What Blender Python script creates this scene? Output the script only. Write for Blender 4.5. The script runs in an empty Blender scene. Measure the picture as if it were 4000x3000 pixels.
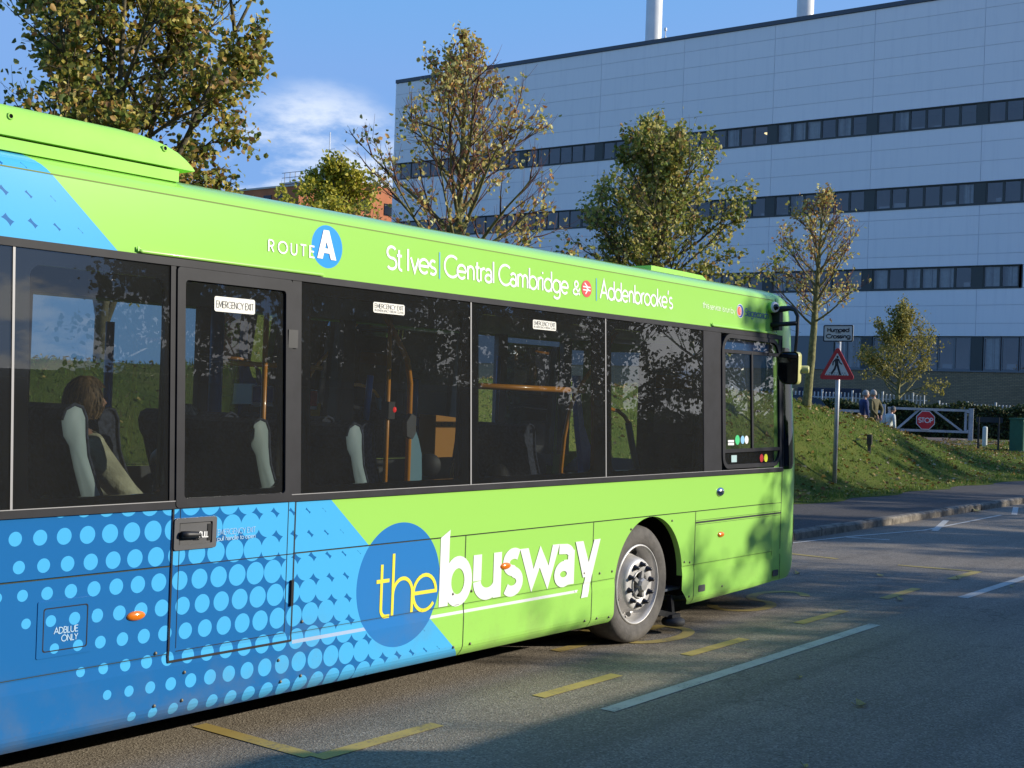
import bpy, bmesh, math, random
import numpy as np
from mathutils import Vector, Matrix
R = math.radians; PI = math.pi
sc = bpy.context.scene; COL = sc.collection
# ------------------------------------------------------------------ camera
CAM = Vector((-8.545, -5.278, 1.91)); FPX = 5100.0
_a = math.atan(3860/5100); _p = math.atan(35/5100); _r = R(2.0)
f0 = Vector((math.cos(_a), math.sin(_a), 0)); r0 = Vector((math.sin(_a), -math.cos(_a), 0)); u0 = Vector((0, 0, 1))
FW = f0*math.cos(_p) + u0*math.sin(_p); _u = u0*math.cos(_p) - f0*math.sin(_p)
RT = r0*math.cos(_r) + _u*math.sin(_r); UP = _u*math.cos(_r) - r0*math.sin(_r)
cam = bpy.data.cameras.new('camera'); co = bpy.data.objects.new('camera', cam); COL.objects.link(co)
M = Matrix((RT, UP, -FW)).transposed().to_4x4(); M.translation = CAM; co.matrix_world = M
cam.sensor_width = 36; cam.lens = FPX/4000*36; cam.clip_end = 3000; cam.clip_start = .05
sc.camera = co
# ------------------------------------------------------------------ world, sun, exposure
SUN = Vector((.603*math.cos(R(20)), -.798*math.cos(R(20)), math.sin(R(20)))).normalized()
w = bpy.data.worlds.new('World'); sc.world = w; w.use_nodes = True
sc.view_settings.view_transform = 'Standard'; sc.view_settings.look = 'None'
sc.view_settings.exposure = 0.36; sc.view_settings.gamma = 1
sc.cycles.use_denoising = True; sc.cycles.max_bounces = 8; sc.cycles.transparent_max_bounces = 24
sc.cycles.caustics_reflective = False; sc.cycles.caustics_refractive = False
sun = bpy.data.lights.new('sun', 'SUN'); so = bpy.data.objects.new('sun', sun); COL.objects.link(so)
sun.energy = 4.2; sun.angle = R(.5); sun.color = (1, .93, .80)
so.rotation_euler = SUN.to_track_quat('Z', 'Y').to_euler()

class NB:
    """small helper for shader node trees"""
    def __init__(s, tree): s.t = tree; s.n = tree.nodes; s.l = tree.links
    def new(s, typ, **k):
        n = s.n.new(typ)
        for a, b in k.items(): setattr(n, a, b)
        return n
    def put(s, sock, v):
        if hasattr(v, 'links'): s.l.new(v, sock)
        else: sock.default_value = v
    def m(s, op, a, b=0.0, c=None, clamp=False):
        n = s.new('ShaderNodeMath', operation=op, use_clamp=clamp); s.put(n.inputs[0], a); s.put(n.inputs[1], b)
        if c is not None: s.put(n.inputs[2], c)
        return n.outputs[0]
    def mix(s, f, a, b):
        n = s.new('ShaderNodeMix', data_type='RGBA'); s.put(n.inputs[0], f); s.put(n.inputs[6], a if hasattr(a, 'links') else (*a, 1)); s.put(n.inputs[7], b if hasattr(b, 'links') else (*b, 1)); return n.outputs[2]
    def noise(s, vec, scale, detail=4, rough=.55):
        n = s.new('ShaderNodeTexNoise'); n.inputs['Scale'].default_value = scale; n.inputs['Detail'].default_value = detail; n.inputs['Roughness'].default_value = rough
        if vec is not None: s.l.new(vec, n.inputs['Vector'])
        return n.outputs['Fac']
    def ramp(s, f, a, b, lo=0., hi=1.):
        n = s.new('ShaderNodeMapRange', interpolation_type='SMOOTHSTEP'); s.put(n.inputs[0], f)
        for i, v in enumerate((a, b, lo, hi)): n.inputs[i+1].default_value = v
        return n.outputs[0]

b = NB(w.node_tree); bg = w.node_tree.nodes['Background']
sky = b.new('ShaderNodeTexSky', sky_type='NISHITA', sun_disc=False, sun_elevation=R(20), sun_rotation=math.atan2(SUN.x, SUN.y), air_density=1.0, dust_density=.6, ozone_density=2.5)
geo = b.new('ShaderNodeTexCoord'); vec = geo.outputs['Generated']
sep = b.new('ShaderNodeSeparateXYZ'); b.l.new(vec, sep.inputs[0])
def blob(d, c0, c1):
    n = b.new('ShaderNodeVectorMath', operation='DOT_PRODUCT'); b.l.new(vec, n.inputs[0]); n.inputs[1].default_value = Vector(d).normalized()
    return b.ramp(n.outputs['Value'], c0, c1)
mp = b.new('ShaderNodeMapping'); mp.inputs['Scale'].default_value = (1, 1, 2.6); b.l.new(vec, mp.inputs[0])
nz = b.noise(mp.outputs[0], 7.0, 8, .6); nz2 = b.noise(mp.outputs[0], 3.0, 3, .5)
# a white cloud low over the red brick building, a bank of cloud low in the south-east, thin streaks
c1 = b.m('MULTIPLY', blob((.706, .728, .160), .9968, .9992), b.ramp(nz, .38, .56))
el = sep.outputs['Z']
bank = b.m('MULTIPLY', b.ramp(b.m('ADD', el, b.m('MULTIPLY', b.m('SUBTRACT', nz, .5), -.30)), .122, .092), b.ramp(sep.outputs['Y'], .2, -.2))
wisp = b.m('MULTIPLY', b.ramp(nz2, .55, .8), .05)
cl = b.m('MAXIMUM', b.m('MAXIMUM', b.m('MULTIPLY', c1, .80), b.m('MULTIPLY', bank, .85)), wisp)
cap = b.new('ShaderNodeVectorMath', operation='MINIMUM'); b.l.new(sky.outputs[0], cap.inputs[0]); cap.inputs[1].default_value = (1.55, 1.95, 2.6)
deep = b.new('ShaderNodeVectorMath', operation='MULTIPLY'); b.l.new(cap.outputs[0], deep.inputs[0]); deep.inputs[1].default_value = (1.02, 1.55, 2.28)
cloudc = b.mix(b.ramp(sep.outputs['Y'], -.2, .2), (8.0, 7.9, 7.7), (6.6, 7.1, 7.9))
skyc = b.mix(cl, deep.outputs[0], cloudc)
b.l.new(skyc, bg.inputs[0]); bg.inputs[1].default_value = .112

# ------------------------------------------------------------------ mesh helpers
class MB:
    def __init__(s): s.v = []; s.f = []; s.mi = []; s.sm = []
    def add(s, vs, fs, mi=0, smooth=False):
        o = len(s.v); s.v += [tuple(v) for v in vs]
        for f in fs: s.f.append(tuple(i+o for i in f)); s.mi.append(mi); s.sm.append(smooth)
        return s
    def box(s, x0, x1, y0, y1, z0, z1, mi=0):
        return s.add([(x0,y0,z0),(x1,y0,z0),(x1,y1,z0),(x0,y1,z0),(x0,y0,z1),(x1,y0,z1),(x1,y1,z1),(x0,y1,z1)],
              [(0,3,2,1),(4,5,6,7),(0,1,5,4),(1,2,6,5),(2,3,7,6),(3,0,4,7)], mi)
    def rbox(s, c, sz, rz=0, bev=.0, mi=0):
        """box with chamfered vertical edges, centre of base at c"""
        hx, hy, h = sz[0]/2, sz[1]/2, sz[2]; e = bev
        lp = [(-hx+e,-hy),(hx-e,-hy),(hx,-hy+e),(hx,hy-e),(hx-e,hy),(-hx+e,hy),(-hx,hy-e),(-hx,-hy+e)] if e else [(-hx,-hy),(hx,-hy),(hx,hy),(-hx,hy)]
        cs, sn = math.cos(rz), math.sin(rz); lp = [(c[0]+x*cs-y*sn, c[1]+x*sn+y*cs) for x, y in lp]; n = len(lp)
        return s.add([(x,y,c[2]) for x,y in lp]+[(x,y,c[2]+h) for x,y in lp], [tuple(range(n))[::-1], tuple(range(n,2*n))]+[(i,(i+1)%n,n+(i+1)%n,n+i) for i in range(n)], mi)
    def bar(s, a, b_, wd, ht=None, mi=0):
        """square bar from a to b"""
        a, b_ = Vector(a), Vector(b_); d = (b_-a).normalized(); ht = ht or wd
        sx = d.cross(Vector((0,0,1))) if abs(d.z) < .95 else d.cross(Vector((0,1,0))); sx.normalize(); sy = sx.cross(d)
        p = [(-1,-1),(1,-1),(1,1),(-1,1)]
        return s.add([a+sx*(i*wd/2)+sy*(j*ht/2) for i,j in p]+[b_+sx*(i*wd/2)+sy*(j*ht/2) for i,j in p], [(3,2,1,0),(4,5,6,7)]+[(i,(i+1)%4,4+(i+1)%4,4+i) for i in range(4)], mi)
    def tube(s, pts, rad, n=8, mi=0, cap=True, smooth=True):
        pts = [Vector(p) for p in pts]; rs = rad if hasattr(rad, '__len__') else [rad]*len(pts); o = len(s.v); ref = None
        for i, p in enumerate(pts):
            d = (pts[min(i+1,len(pts)-1)]-pts[max(i-1,0)]).normalized()
            if ref is None: ref = d.orthogonal().normalized()
            ref = (ref - d*ref.dot(d)); ref = ref.normalized() if ref.length > 1e-6 else d.orthogonal().normalized()
            q = d.cross(ref)
            for k in range(n):
                t = 2*PI*k/n; s.v.append(tuple(p + (ref*math.cos(t)+q*math.sin(t))*rs[i]))
        for i in range(len(pts)-1):
            for k in range(n):
                s.f.append((o+i*n+k, o+i*n+(k+1)%n, o+(i+1)*n+(k+1)%n, o+(i+1)*n+k)); s.mi.append(mi); s.sm.append(smooth)
        if cap:
            s.f.append(tuple(o+k for k in range(n))[::-1]); s.mi.append(mi); s.sm.append(False)
            e = o+(len(pts)-1)*n; s.f.append(tuple(e+k for k in range(n))); s.mi.append(mi); s.sm.append(False)
        return s
    def lathe(s, c, axis, prof, n=32, mi=0, smooth=True):
        """prof = [(radius, distance along axis)], mi may be a list per segment"""
        c = Vector(c); ax = Vector(axis).normalized(); e1 = ax.orthogonal().normalized(); e2 = ax.cross(e1); o = len(s.v)
        for r_, h in prof:
            for k in range(n):
                t = 2*PI*k/n; s.v.append(tuple(c+ax*h+(e1*math.cos(t)+e2*math.sin(t))*r_))
        for i in range(len(prof)-1):
            for k in range(n):
                s.f.append((o+i*n+k, o+i*n+(k+1)%n, o+(i+1)*n+(k+1)%n, o+(i+1)*n+k)); s.mi.append(mi[i] if isinstance(mi, list) else mi); s.sm.append(smooth)
        return s
    def prism(s, loop, y0, y1, mi=0, ax=1):
        """2-D loop (x,z) pushed from y0 to y1 (ax=1), or (y,z) along x (ax=0)"""
        g = (lambda a, b_, y: (a, y, b_)) if ax == 1 else (lambda a, b_, y: (y, a, b_)) if ax == 0 else (lambda a, b_, y: (a, b_, y))
        n = len(loop)
        return s.add([g(a,b_,y0) for a,b_ in loop]+[g(a,b_,y1) for a,b_ in loop], [tuple(range(n)), tuple(range(n,2*n))[::-1]]+[(i,n+i,n+(i+1)%n,(i+1)%n) for i in range(n)], mi)
    def ball(s, c, r_, n=12, m=8, mi=0):
        rx, ry, rz = r_ if hasattr(r_, '__len__') else (r_,)*3; o = len(s.v)
        for j in range(m+1):
            ph = PI*j/m
            for k in range(n):
                t = 2*PI*k/n; s.v.append((c[0]+rx*math.sin(ph)*math.cos(t), c[1]+ry*math.sin(ph)*math.sin(t), c[2]+rz*math.cos(ph)))
        for j in range(m):
            for k in range(n):
                s.f.append((o+j*n+k, o+(j+1)*n+k, o+(j+1)*n+(k+1)%n, o+j*n+(k+1)%n)); s.mi.append(mi); s.sm.append(True)
        return s
    def build(s, name, mats, parent=None):
        me = bpy.data.meshes.new(name); me.from_pydata(s.v, [], s.f)
        for m_ in (mats if isinstance(mats, (list, tuple)) else [mats]): me.materials.append(m_)
        me.polygons.foreach_set('material_index', s.mi); me.polygons.foreach_set('use_smooth', s.sm); me.update()
        o = bpy.data.objects.new(name, me); COL.objects.link(o)
        if parent is not None: o.parent = parent
        return o
def empty(name, loc=(0,0,0)):
    o = bpy.data.objects.new(name, None); COL.objects.link(o); o.location = loc; o.empty_display_size = .2; return o
def tag(o, label=None, cat=None, group=None, kind=None):
    if label: o['label'] = label
    if cat: o['category'] = cat
    if group: o['group'] = group
    if kind: o['kind'] = kind
    return o
def rrect(x0, x1, z0, z1, r_, n=6):
    rr = r_ if hasattr(r_, '__len__') else (r_,)*4; out = []
    for (cx, cz, a0, q) in ((x1-rr[0], z0+rr[0], -90, rr[0]), (x1-rr[1], z1-rr[1], 0, rr[1]), (x0+rr[2], z1-rr[2], 90, rr[2]), (x0+rr[3], z0+rr[3], 180, rr[3])):
        for i in range(n+1): t = R(a0+90*i/n); out.append((cx+q*math.cos(t), cz+q*math.sin(t)))
    return out
def ring(mb, outer, inner, fn, d0, d1, mi=0):
    """frame between two loops of equal length on surface fn(s,z,off): face at d0, sides back to d1"""
    n = len(outer); o = [fn(a,z,d0) for a,z in outer]; i_ = [fn(a,z,d0) for a,z in inner]; ob = [fn(a,z,d1) for a,z in outer]; ib = [fn(a,z,d1) for a,z in inner]
    q = lambda A, B, k: (A*n+k, A*n+(k+1)%n, B*n+(k+1)%n, B*n+k)
    return mb.add(o+i_+ob+ib, [q(0,1,k) for k in range(n)]+[q(2,0,k) for k in range(n)]+[q(1,3,k) for k in range(n)], mi)
def plate(mb, loop, fn, d0, d1=None, mi=0):
    n = len(loop); v = [fn(a,z,d0) for a,z in loop]; f = [tuple(range(n))]
    if d1 is not None: v += [fn(a,z,d1) for a,z in loop]; f += [(n+k, n+(k+1)%n, (k+1)%n, k) for k in range(n)]
    return mb.add(v, f, mi)

# ------------------------------------------------------------------ materials
def mat(name, col, rough=.6, metal=0., coat=0., var=.0, vscale=6., bump=0., bscale=60., spec=.5):
    m_ = bpy.data.materials.new(name); m_.use_nodes = True; n = NB(m_.node_tree); p = m_.node_tree.nodes['Principled BSDF']
    p.inputs['Base Color'].default_value = (*col, 1); p.inputs['Roughness'].default_value = rough; p.inputs['Metallic'].default_value = metal
    p.inputs['Coat Weight'].default_value = coat; p.inputs['Coat Roughness'].default_value = .08; p.inputs['Specular IOR Level'].default_value = spec
    tc = n.new('ShaderNodeTexCoord').outputs['Object']
    if var:
        f = n.noise(tc, vscale, 5, .6); lo = tuple(c*(1-var) for c in col); hi = tuple(min(1, c*(1+var)) for c in col)
        n.l.new(n.mix(n.ramp(f, .3, .7), lo, hi), p.inputs['Base Color'])
    if bump:
        bn = n.new('ShaderNodeBump'); bn.inputs['Strength'].default_value = bump; bn.inputs['Distance'].default_value = .02
        n.l.new(n.noise(tc, bscale, 4), bn.inputs['Height']); n.l.new(bn.outputs[0], p.inputs['Normal'])
    return m_
def glass_mat(name, tint, boost=1.0, rough=0.0, dust=0.):
    m_ = bpy.data.materials.new(name); m_.use_nodes = True; t = m_.node_tree; n = NB(t); t.nodes.remove(t.nodes['Principled BSDF'])
    tr = n.new('ShaderNodeBsdfTransparent'); tr.inputs[0].default_value = (*tint, 1)
    gl = n.new('ShaderNodeBsdfGlossy'); gl.inputs['Roughness'].default_value = rough
    fr = n.new('ShaderNodeFresnel'); fr.inputs[0].default_value = 1.52
    mx = n.new('ShaderNodeMixShader'); n.l.new(n.m('MULTIPLY', fr.outputs[0], boost, clamp=True), mx.inputs[0]); n.l.new(tr.outputs[0], mx.inputs[1]); n.l.new(gl.outputs[0], mx.inputs[2])
    if dust:
        df = n.new('ShaderNodeBsdfDiffuse'); df.inputs[0].default_value = (.55, .56, .54, 1); m2 = n.new('ShaderNodeMixShader'); tcd = n.new('ShaderNodeTexCoord').outputs['Object']
        sm = n.noise(tcd, 2.4, 5, .65); sk = n.noise(tcd, 90, 2, .5); n.l.new(n.m('ADD', n.m('MULTIPLY', n.ramp(sm, .0, 1., .6, 1.), dust), n.m('MULTIPLY', n.ramp(sk, .72, .80), dust*3)), m2.inputs[0]); n.l.new(mx.outputs[0], m2.inputs[1]); n.l.new(df.outputs[0], m2.inputs[2]); mx = m2
    n.l.new(mx.outputs[0], t.nodes['Material Output'].inputs[0]); return m_
def emis(name, col, st):
    m_ = bpy.data.materials.new(name); m_.use_nodes = True; p = m_.node_tree.nodes['Principled BSDF']
    p.inputs['Base Color'].default_value = (*col, 1); p.inputs['Emission Color'].default_value = (*col, 1); p.inputs['Emission Strength'].default_value = st; return m_
LIME = (.375, .735, .135); DBLUE = (.020, .155, .42); LBLUE = (.085, .47, .86)
Mlime = mat('lime_paint', LIME, .32, coat=.12, var=.03, vscale=1.2, spec=.4)
Mwhite = mat('white_vinyl', (.86, .86, .85), .4); Myel = mat('yellow_vinyl', (.90, .80, .06), .4)
Mblack = mat('black_rubber', (.018, .018, .02), .5, var=.2); Mtrim = mat('dark_grey_trim', (.026, .026, .030), .5, var=.15, spec=.15)
Mfrit = mat('black_glass_border', (.006, .006, .008), .12); Mdark = mat('underbody_black', (.012, .012, .013), .8, var=.3)
Mtyre = mat('tyre_rubber', (.115, .105, .095), .85, var=.2, vscale=14, bump=.15); Mrim = mat('silver_wheel', (.60, .58, .56), .42, metal=.2, var=.12, vscale=9)
Mnut = mat('dark_nut_cover', (.03, .027, .032), .35); Morange = mat('orange_lens', (.85, .21, .01), .2, coat=.6); Mpole = mat('orange_pole', (.90, .34, .02), .3, coat=.4)
Mbpole = mat('blue_pole', (.02, .22, .62), .35); Mseat = mat('navy_moquette', (.045, .055, .085), .9, var=.6, vscale=40); Mpale = mat('pale_seat_edge', (.46, .58, .58), .55, var=.06, vscale=8)
Mlin = mat('interior_lining', (.42, .45, .46), .7); Mflr = mat('interior_floor', (.10, .12, .15), .7); Mcab = mat('cab_black', (.03, .03, .034), .6); Mlimem = mat('lime_moulding', LIME, .62, var=.05, vscale=2.5, spec=.2)
Mchrome = mat('chrome', (.75, .75, .76), .15, metal=1.); Mred = mat('red_vinyl', (.70, .025, .03), .4); Mnavy = mat('blue_vinyl', (.015, .075, .36), .4)
Mpull = mat('grey_plastic', (.085, .085, .09), .5, var=.1); Mcream = mat('cream_plastic', (.62, .60, .22), .4)
Mglass = glass_mat('bus_glass', (.92, .96, .94), 2.1, 0., .030); Mglass2 = glass_mat('tinted_glass', (.36, .42, .40), 1.2)
Mslate = mat('teal_slate', (.11, .21, .25), .5); Msteel = mat('galvanised_steel', (.46, .47, .48), .45, metal=.35, var=.15, vscale=5)
# ------------------------------------------------------------------ stroke lettering
def arc(cx, cz, rx, rz, a0, a1, n=14): return [(cx+rx*math.cos(R(a0+(a1-a0)*i/n)), cz+rz*math.sin(R(a0+(a1-a0)*i/n))) for i in range(n+1)]
X = .64
_o = arc(.31, X/2, .31, X/2, 90, 450, 24)
GL = {  # glyph: (advance, strokes)
 'S': (.56, [arc(.27,.745,.25,.255,35,270)+arc(.27,.25,.27,.25,90,-145)[1:]]), 's': (.42, [arc(.19,.475,.17,.165,35,270)+arc(.19,.155,.19,.155,90,-145)[1:]]),
 't': (.34, [[(.13,.9),(.13,.14)]+arc(.27,.14,.14,.14,180,285)[1:], [(0,X),(.29,X)]]), 'I': (.22, [[(.05,0),(.05,1)]]), 'l': (.2, [[(.05,0),(.05,1.05)]]),
 'v': (.52, [[(0,X),(.24,0),(.48,X)]]), 'w': (.80, [[(0,X),(.19,0),(.38,X),(.57,0),(.76,X)]]), 'y': (.52, [[(0,X),(.25,.02)], [(.5,X),(.17,-.32)]]),
 'e': (.68, [arc(.3,X/2,.3,X/2,0,318,22), [(0,.32),(.6,.32)]]), 'C': (.86, [arc(.5,.5,.5,.5,48,312,24)]), 'c': (.56, [arc(.31,X/2,.31,X/2,52,308,20)]),
 'n': (.58, [[(.05,0),(.05,X)], arc(.26,.40,.21,.24,180,0)+[(.47,0)]]), 'h': (.58, [[(.05,0),(.05,1.05)], arc(.26,.40,.21,.24,180,0)+[(.47,0)]]),
 'm': (.92, [[(.05,0),(.05,X)], arc(.24,.40,.19,.24,180,0)+[(.43,0)], arc(.62,.40,.19,.24,180,0)+[(.81,0)]]), 'r': (.36, [[(.05,0),(.05,X)], arc(.27,.38,.22,.26,180,70)]),
 'u': (.58, [[(.05,X),(.05,.24)]+arc(.26,.24,.21,.24,180,360)[1:]+[(.47,X)], [(.47,X),(.47,0)]]), 'i': (.2, [[(.05,0),(.05,X)], [(.05,.86),(.05,.96)]]),
 'a': (.56, [arc(.24,.44,.21,.20,155,0)+[(.45,0)], arc(.24,.18,.23,.18,75,430,22)]), 'o': (.7, [_o]),
 'b': (.72, [[(.05,0),(.05,1.05)], [(a+.03,z) for a,z in _o]]), 'd': (.72, [[(.6,0),(.6,1.05)], _o]),
 'g': (.72, [[(.6,X),(.6,-.1)]+arc(.32,-.1,.28,.22,0,-150)[1:], _o]), 'k': (.52, [[(.05,0),(.05,1.05)], [(.44,X),(.06,.27)], [(.17,.36),(.47,0)]]), 'p': (.72, [[(.05,-.32),(.05,X)], [(a+.03,z) for a,z in _o]]),
 'A': (.78, [[(0,0),(.37,1),(.74,0)], [(.15,.33),(.59,.33)]]), 'T': (.62, [[(0,1),(.56,1)], [(.28,1),(.28,0)]]), 'R': (.64, [[(.05,0),(.05,1)], [(.05,1),(.3,1)]+arc(.3,.745,.24,.255,90,-90)[1:]+[(.05,.49)], [(.27,.49),(.55,0)]]),
 'O': (1.02, [arc(.48,.5,.46,.5,90,450,28)]), 'U': (.76, [[(.05,1),(.05,.33)]+arc(.35,.33,.30,.33,180,360)[1:]+[(.65,1)]]), 'E': (.56, [[(.5,1),(.05,1),(.05,0),(.5,0)], [(.05,.52),(.45,.52)]]),
 'X': (.66, [[(0,1),(.6,0)], [(.6,1),(0,0)]]), 'M': (.9, [[(.03,0),(.1,1),(.42,.15),(.74,1),(.81,0)]]), 'G': (.92, [arc(.5,.5,.48,.5,45,345,24)+[(.96,.45),(.6,.45)]]),
 'N': (.78, [[(.05,0),(.05,1),(.65,0),(.65,1)]]), 'Y': (.66, [[(0,1),(.3,.48),(.6,1)], [(.3,.48),(.3,0)]]), 'B': (.64, [[(.05,0),(.05,1),(.28,1)]+arc(.28,.77,.22,.23,90,-90)[1:]+[(.05,.54)], [(.28,.54)]+arc(.28,.27,.27,.27,90,-90)[1:]+[(.05,0)]]),
 'L': (.5, [[(.05,1),(.05,0),(.45,0)]]), 'K': (.64, [[(.05,0),(.05,1)], [(.56,1),(.07,.42)], [(.2,.55),(.6,0)]]), 'P': (.6, [[(.05,0),(.05,1)], [(.05,1),(.28,1)]+arc(.28,.73,.25,.27,90,-90)[1:]+[(.05,.46)]]),
 'D': (.78, [[(.05,0),(.05,1),(.24,1)]+arc(.24,.5,.46,.5,90,-90)[1:]+[(.05,0)]]), 'H': (.74, [[(.05,0),(.05,1)], [(.63,0),(.63,1)], [(.05,.52),(.63,.52)]]),
 '&': (.8, [[(.74,0),(.2,.62)]+arc(.36,.79,.2,.21,225,-60,16)[1:]+[(.12,.38)]+arc(.28,.2,.28,.2,140,330,14)[1:]+[(.74,.5)]]), "'": (.16, [[(.07,1.05),(.03,.8)]]), ' ': (.34, [])}
def ribbon(mb, pts, wd, fn, off, mi=0, step=.03):
    P = [Vector((p[0], p[1])) for p in pts]; Q = [P[0]]
    for a, c in zip(P, P[1:]):
        n = max(1, int(abs(c.y-a.y)/step)); Q += [a.lerp(c, (i+1)/n) for i in range(n)]
    n = len(Q); Lf, Rt = [], []
    closed = (Q[0]-Q[-1]).length < 1e-5
    for i, p in enumerate(Q):
        d0 = (p-Q[i-1]) if i else ((Q[0]-Q[-2]) if closed else (Q[1]-p)); d1 = (Q[i+1]-p) if i < n-1 else ((Q[1]-Q[0]) if closed else (p-Q[i-1]))
        d0 = d0.normalized(); d1 = d1.normalized(); t = (d0+d1); t = t.normalized() if t.length > 1e-6 else d0
        nn = Vector((-t.y, t.x)); c = max(.35, nn.dot(Vector((-d0.y, d0.x))))
        Lf.append(p+nn*(wd/2/c)); Rt.append(p-nn*(wd/2/c))
    mb.add([fn(q.x,q.y,off) for q in Lf]+[fn(q.x,q.y,off) for q in Rt], [(i, n+i, n+i+1, i+1) for i in range(n-1)], mi)
def text(mb, txt, x0, x1, base, cap, wt, fn, off, mi=0, slant=0.):
    """write txt from x0 to x1 with cap height cap, stroke weight wt"""
    tot = sum(GL[c][0] for c in txt) - .1; k = (x1-x0)/tot; pen = x0; j = 0
    for ch in txt:
        adv, st = GL[ch]
        for q in st:
            ribbon(mb, [(pen+a*k+slant*z*cap, base+z*cap) for a, z in q], wt, fn, off+.00025*j); j = (j+1) % 4
        pen += adv*k
def slab4(mb, x0, z0, x1, z1, wd, fn, off, mi=0, wd1=None):
    """stroke with level cut ends"""
    n = 8; wd1 = wd if wd1 is None else wd1; L_ = [(x0+(x1-x0)*i/n, z0+(z1-z0)*i/n, wd+(wd1-wd)*i/n) for i in range(n+1)]
    mb.add([fn(a,z,off) for a,z,_ in L_]+[fn(a+w_,z,off) for a,z,w_ in L_], [(i,i+1,n+2+i,n+1+i) for i in range(n)], mi)
# ------------------------------------------------------------------ the bus
KU = .045; XR = -9.2; YW = 2.5
def yprof(z):
    if z >= 1.27: return KU*(z-1.27)
    if z >= .553: return 0.
    if z >= .535: return .003*(.553-z)/.018
    if z >= .480: return .003-.007*(.535-z)/.055
    if z >= .29: return -.004
    return -.004+.045*((.29-z)/.08)**2
def side(s, z, off): return (s, yprof(z)-off, z)
def sb(s): return .209 if s < .5 else .209+.057*((s-.5)/1.9)**1.5
def zlow(s):
    for c, rr, skew in ((.30, .51, 1), (-5.9, .51, 0)):
        q = s-c
        if abs(q) < rr: return .47+math.sqrt(rr*rr-q*q)
        if skew and rr <= q < rr+.14: return .35-(q-rr)*.13/.14
    return sb(s)
mp_ = bpy.data.materials.new('livery_paint'); mp_.use_nodes = True; b = NB(mp_.node_tree); p = mp_.node_tree.nodes['Principled BSDF']
tc = b.new('ShaderNodeTexCoord').outputs['Object']; sp = b.new('ShaderNodeSeparateXYZ'); b.l.new(tc, sp.inputs[0]); S_, Z_ = sp.outputs['X'], sp.outputs['Z']
m = b.m
zz = m('SUBTRACT', Z_, m('MULTIPLY', m('GREATER_THAN', Z_, 2.2), .079)); rs = m('ADD', S_, 5.21); rz = m('SUBTRACT', zz, 1.179); det = -.016083
fi = m('FLOOR', m('DIVIDE', m('SUBTRACT', m('MULTIPLY', rs, -.129), m('MULTIPLY', rz, .0232)), det)); fj = m('FLOOR', m('DIVIDE', m('ADD', m('MULTIPLY', rz, .125), m('MULTIPLY', rs, .0018)), det))
dots = None
for di in (0, 1):
    for dj in (0, 1):
        ii = m('ADD', fi, di); jj = m('ADD', fj, dj)
        cx = m('ADD', m('MULTIPLY', ii, .125), m('MULTIPLY', jj, .0232)); cz = m('ADD', m('MULTIPLY', ii, -.0018), m('MULTIPLY', jj, -.129))
        dx = m('SUBTRACT', rs, cx); dz = m('SUBTRACT', rz, cz); d = m('SQRT', m('ADD', m('MULTIPLY', dx, dx), m('MULTIPLY', dz, dz)))
        t = m('ADD', m('ADD', m('MULTIPLY', m('SUBTRACT', cx, 5.21), .656), m('MULTIPLY', m('ADD', cz, m('ADD', 1.179, m('MULTIPLY', m('GREATER_THAN', Z_, 2.2), .079))), .755)), 1.164)
        r_ = m('ADD', m('MULTIPLY', m('ADD', t, 1.61), .0372), .0238)
        k = m('MULTIPLY', m('LESS_THAN', d, r_), m('GREATER_THAN', t, -1.645)); dots = k if dots is None else m('MAXIMUM', dots, k)
blue = b.mix(dots, DBLUE, LBLUE)
tt = m('ADD', m('ADD', m('MULTIPLY', S_, .656), m('MULTIPLY', Z_, .755)), 1.164)
colr = b.mix(m('LESS_THAN', tt, 0.), LIME, blue)
def disc(cx, cz, r_):
    dx = m('SUBTRACT', S_, cx); dz = m('SUBTRACT', Z_, cz); return m('LESS_THAN', m('ADD', m('MULTIPLY', dx, dx), m('MULTIPLY', dz, dz)), r_*r_)
def band(s0, s1, z0, z1): return m('MULTIPLY', m('MULTIPLY', m('GREATER_THAN', S_, s0), m('LESS_THAN', S_, s1)), m('MULTIPLY', m('GREATER_THAN', Z_, z0), m('LESS_THAN', Z_, z1)))
colr = b.mix(band(-3.5, -2.7, .486, .506), colr, (.42, .55, .74)); colr = b.mix(band(-2.6, -.71, .487, .506), colr, (.82, .82, .82))
colr = b.mix(disc(-2.627, .729, .375), colr, (.035, .215, .56)); colr = b.mix(disc(-3.274, 2.705, .122), colr, (.05, .36, .86))
ns = b.noise(tc, 55, 6, .7); dirt = m('MULTIPLY', b.ramp(ns, .60, .72), b.ramp(Z_, .56, .24)); ns2 = b.noise(tc, 2.2, 5, .6)
colr = b.mix(m('MULTIPLY', dirt, .4), colr, (.16, .12, .06)); colr = b.mix(m('MULTIPLY', b.ramp(ns2, .45, .75), m('MULTIPLY', b.ramp(Z_, .9, .2), .30)), colr, (.22, .2, .12))
b.l.new(colr, p.inputs['Base Color']); p.inputs['Roughness'].default_value = .14; p.inputs['Specular IOR Level'].default_value = .4; p.inputs['Coat Weight'].default_value = .25; p.inputs['Coat Roughness'].default_value = .05
bn = b.new('ShaderNodeBump'); bn.inputs['Strength'].default_value = .05; bn.inputs['Distance'].default_value = .05; b.l.new(b.noise(tc, 1.6, 2), bn.inputs['Height']); b.l.new(bn.outputs[0], p.inputs['Coat Normal'])
Mliv = mp_

bus = tag(empty('bus'), 'lime green and blue single-decker bus standing in the bus bay', 'bus')
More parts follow.
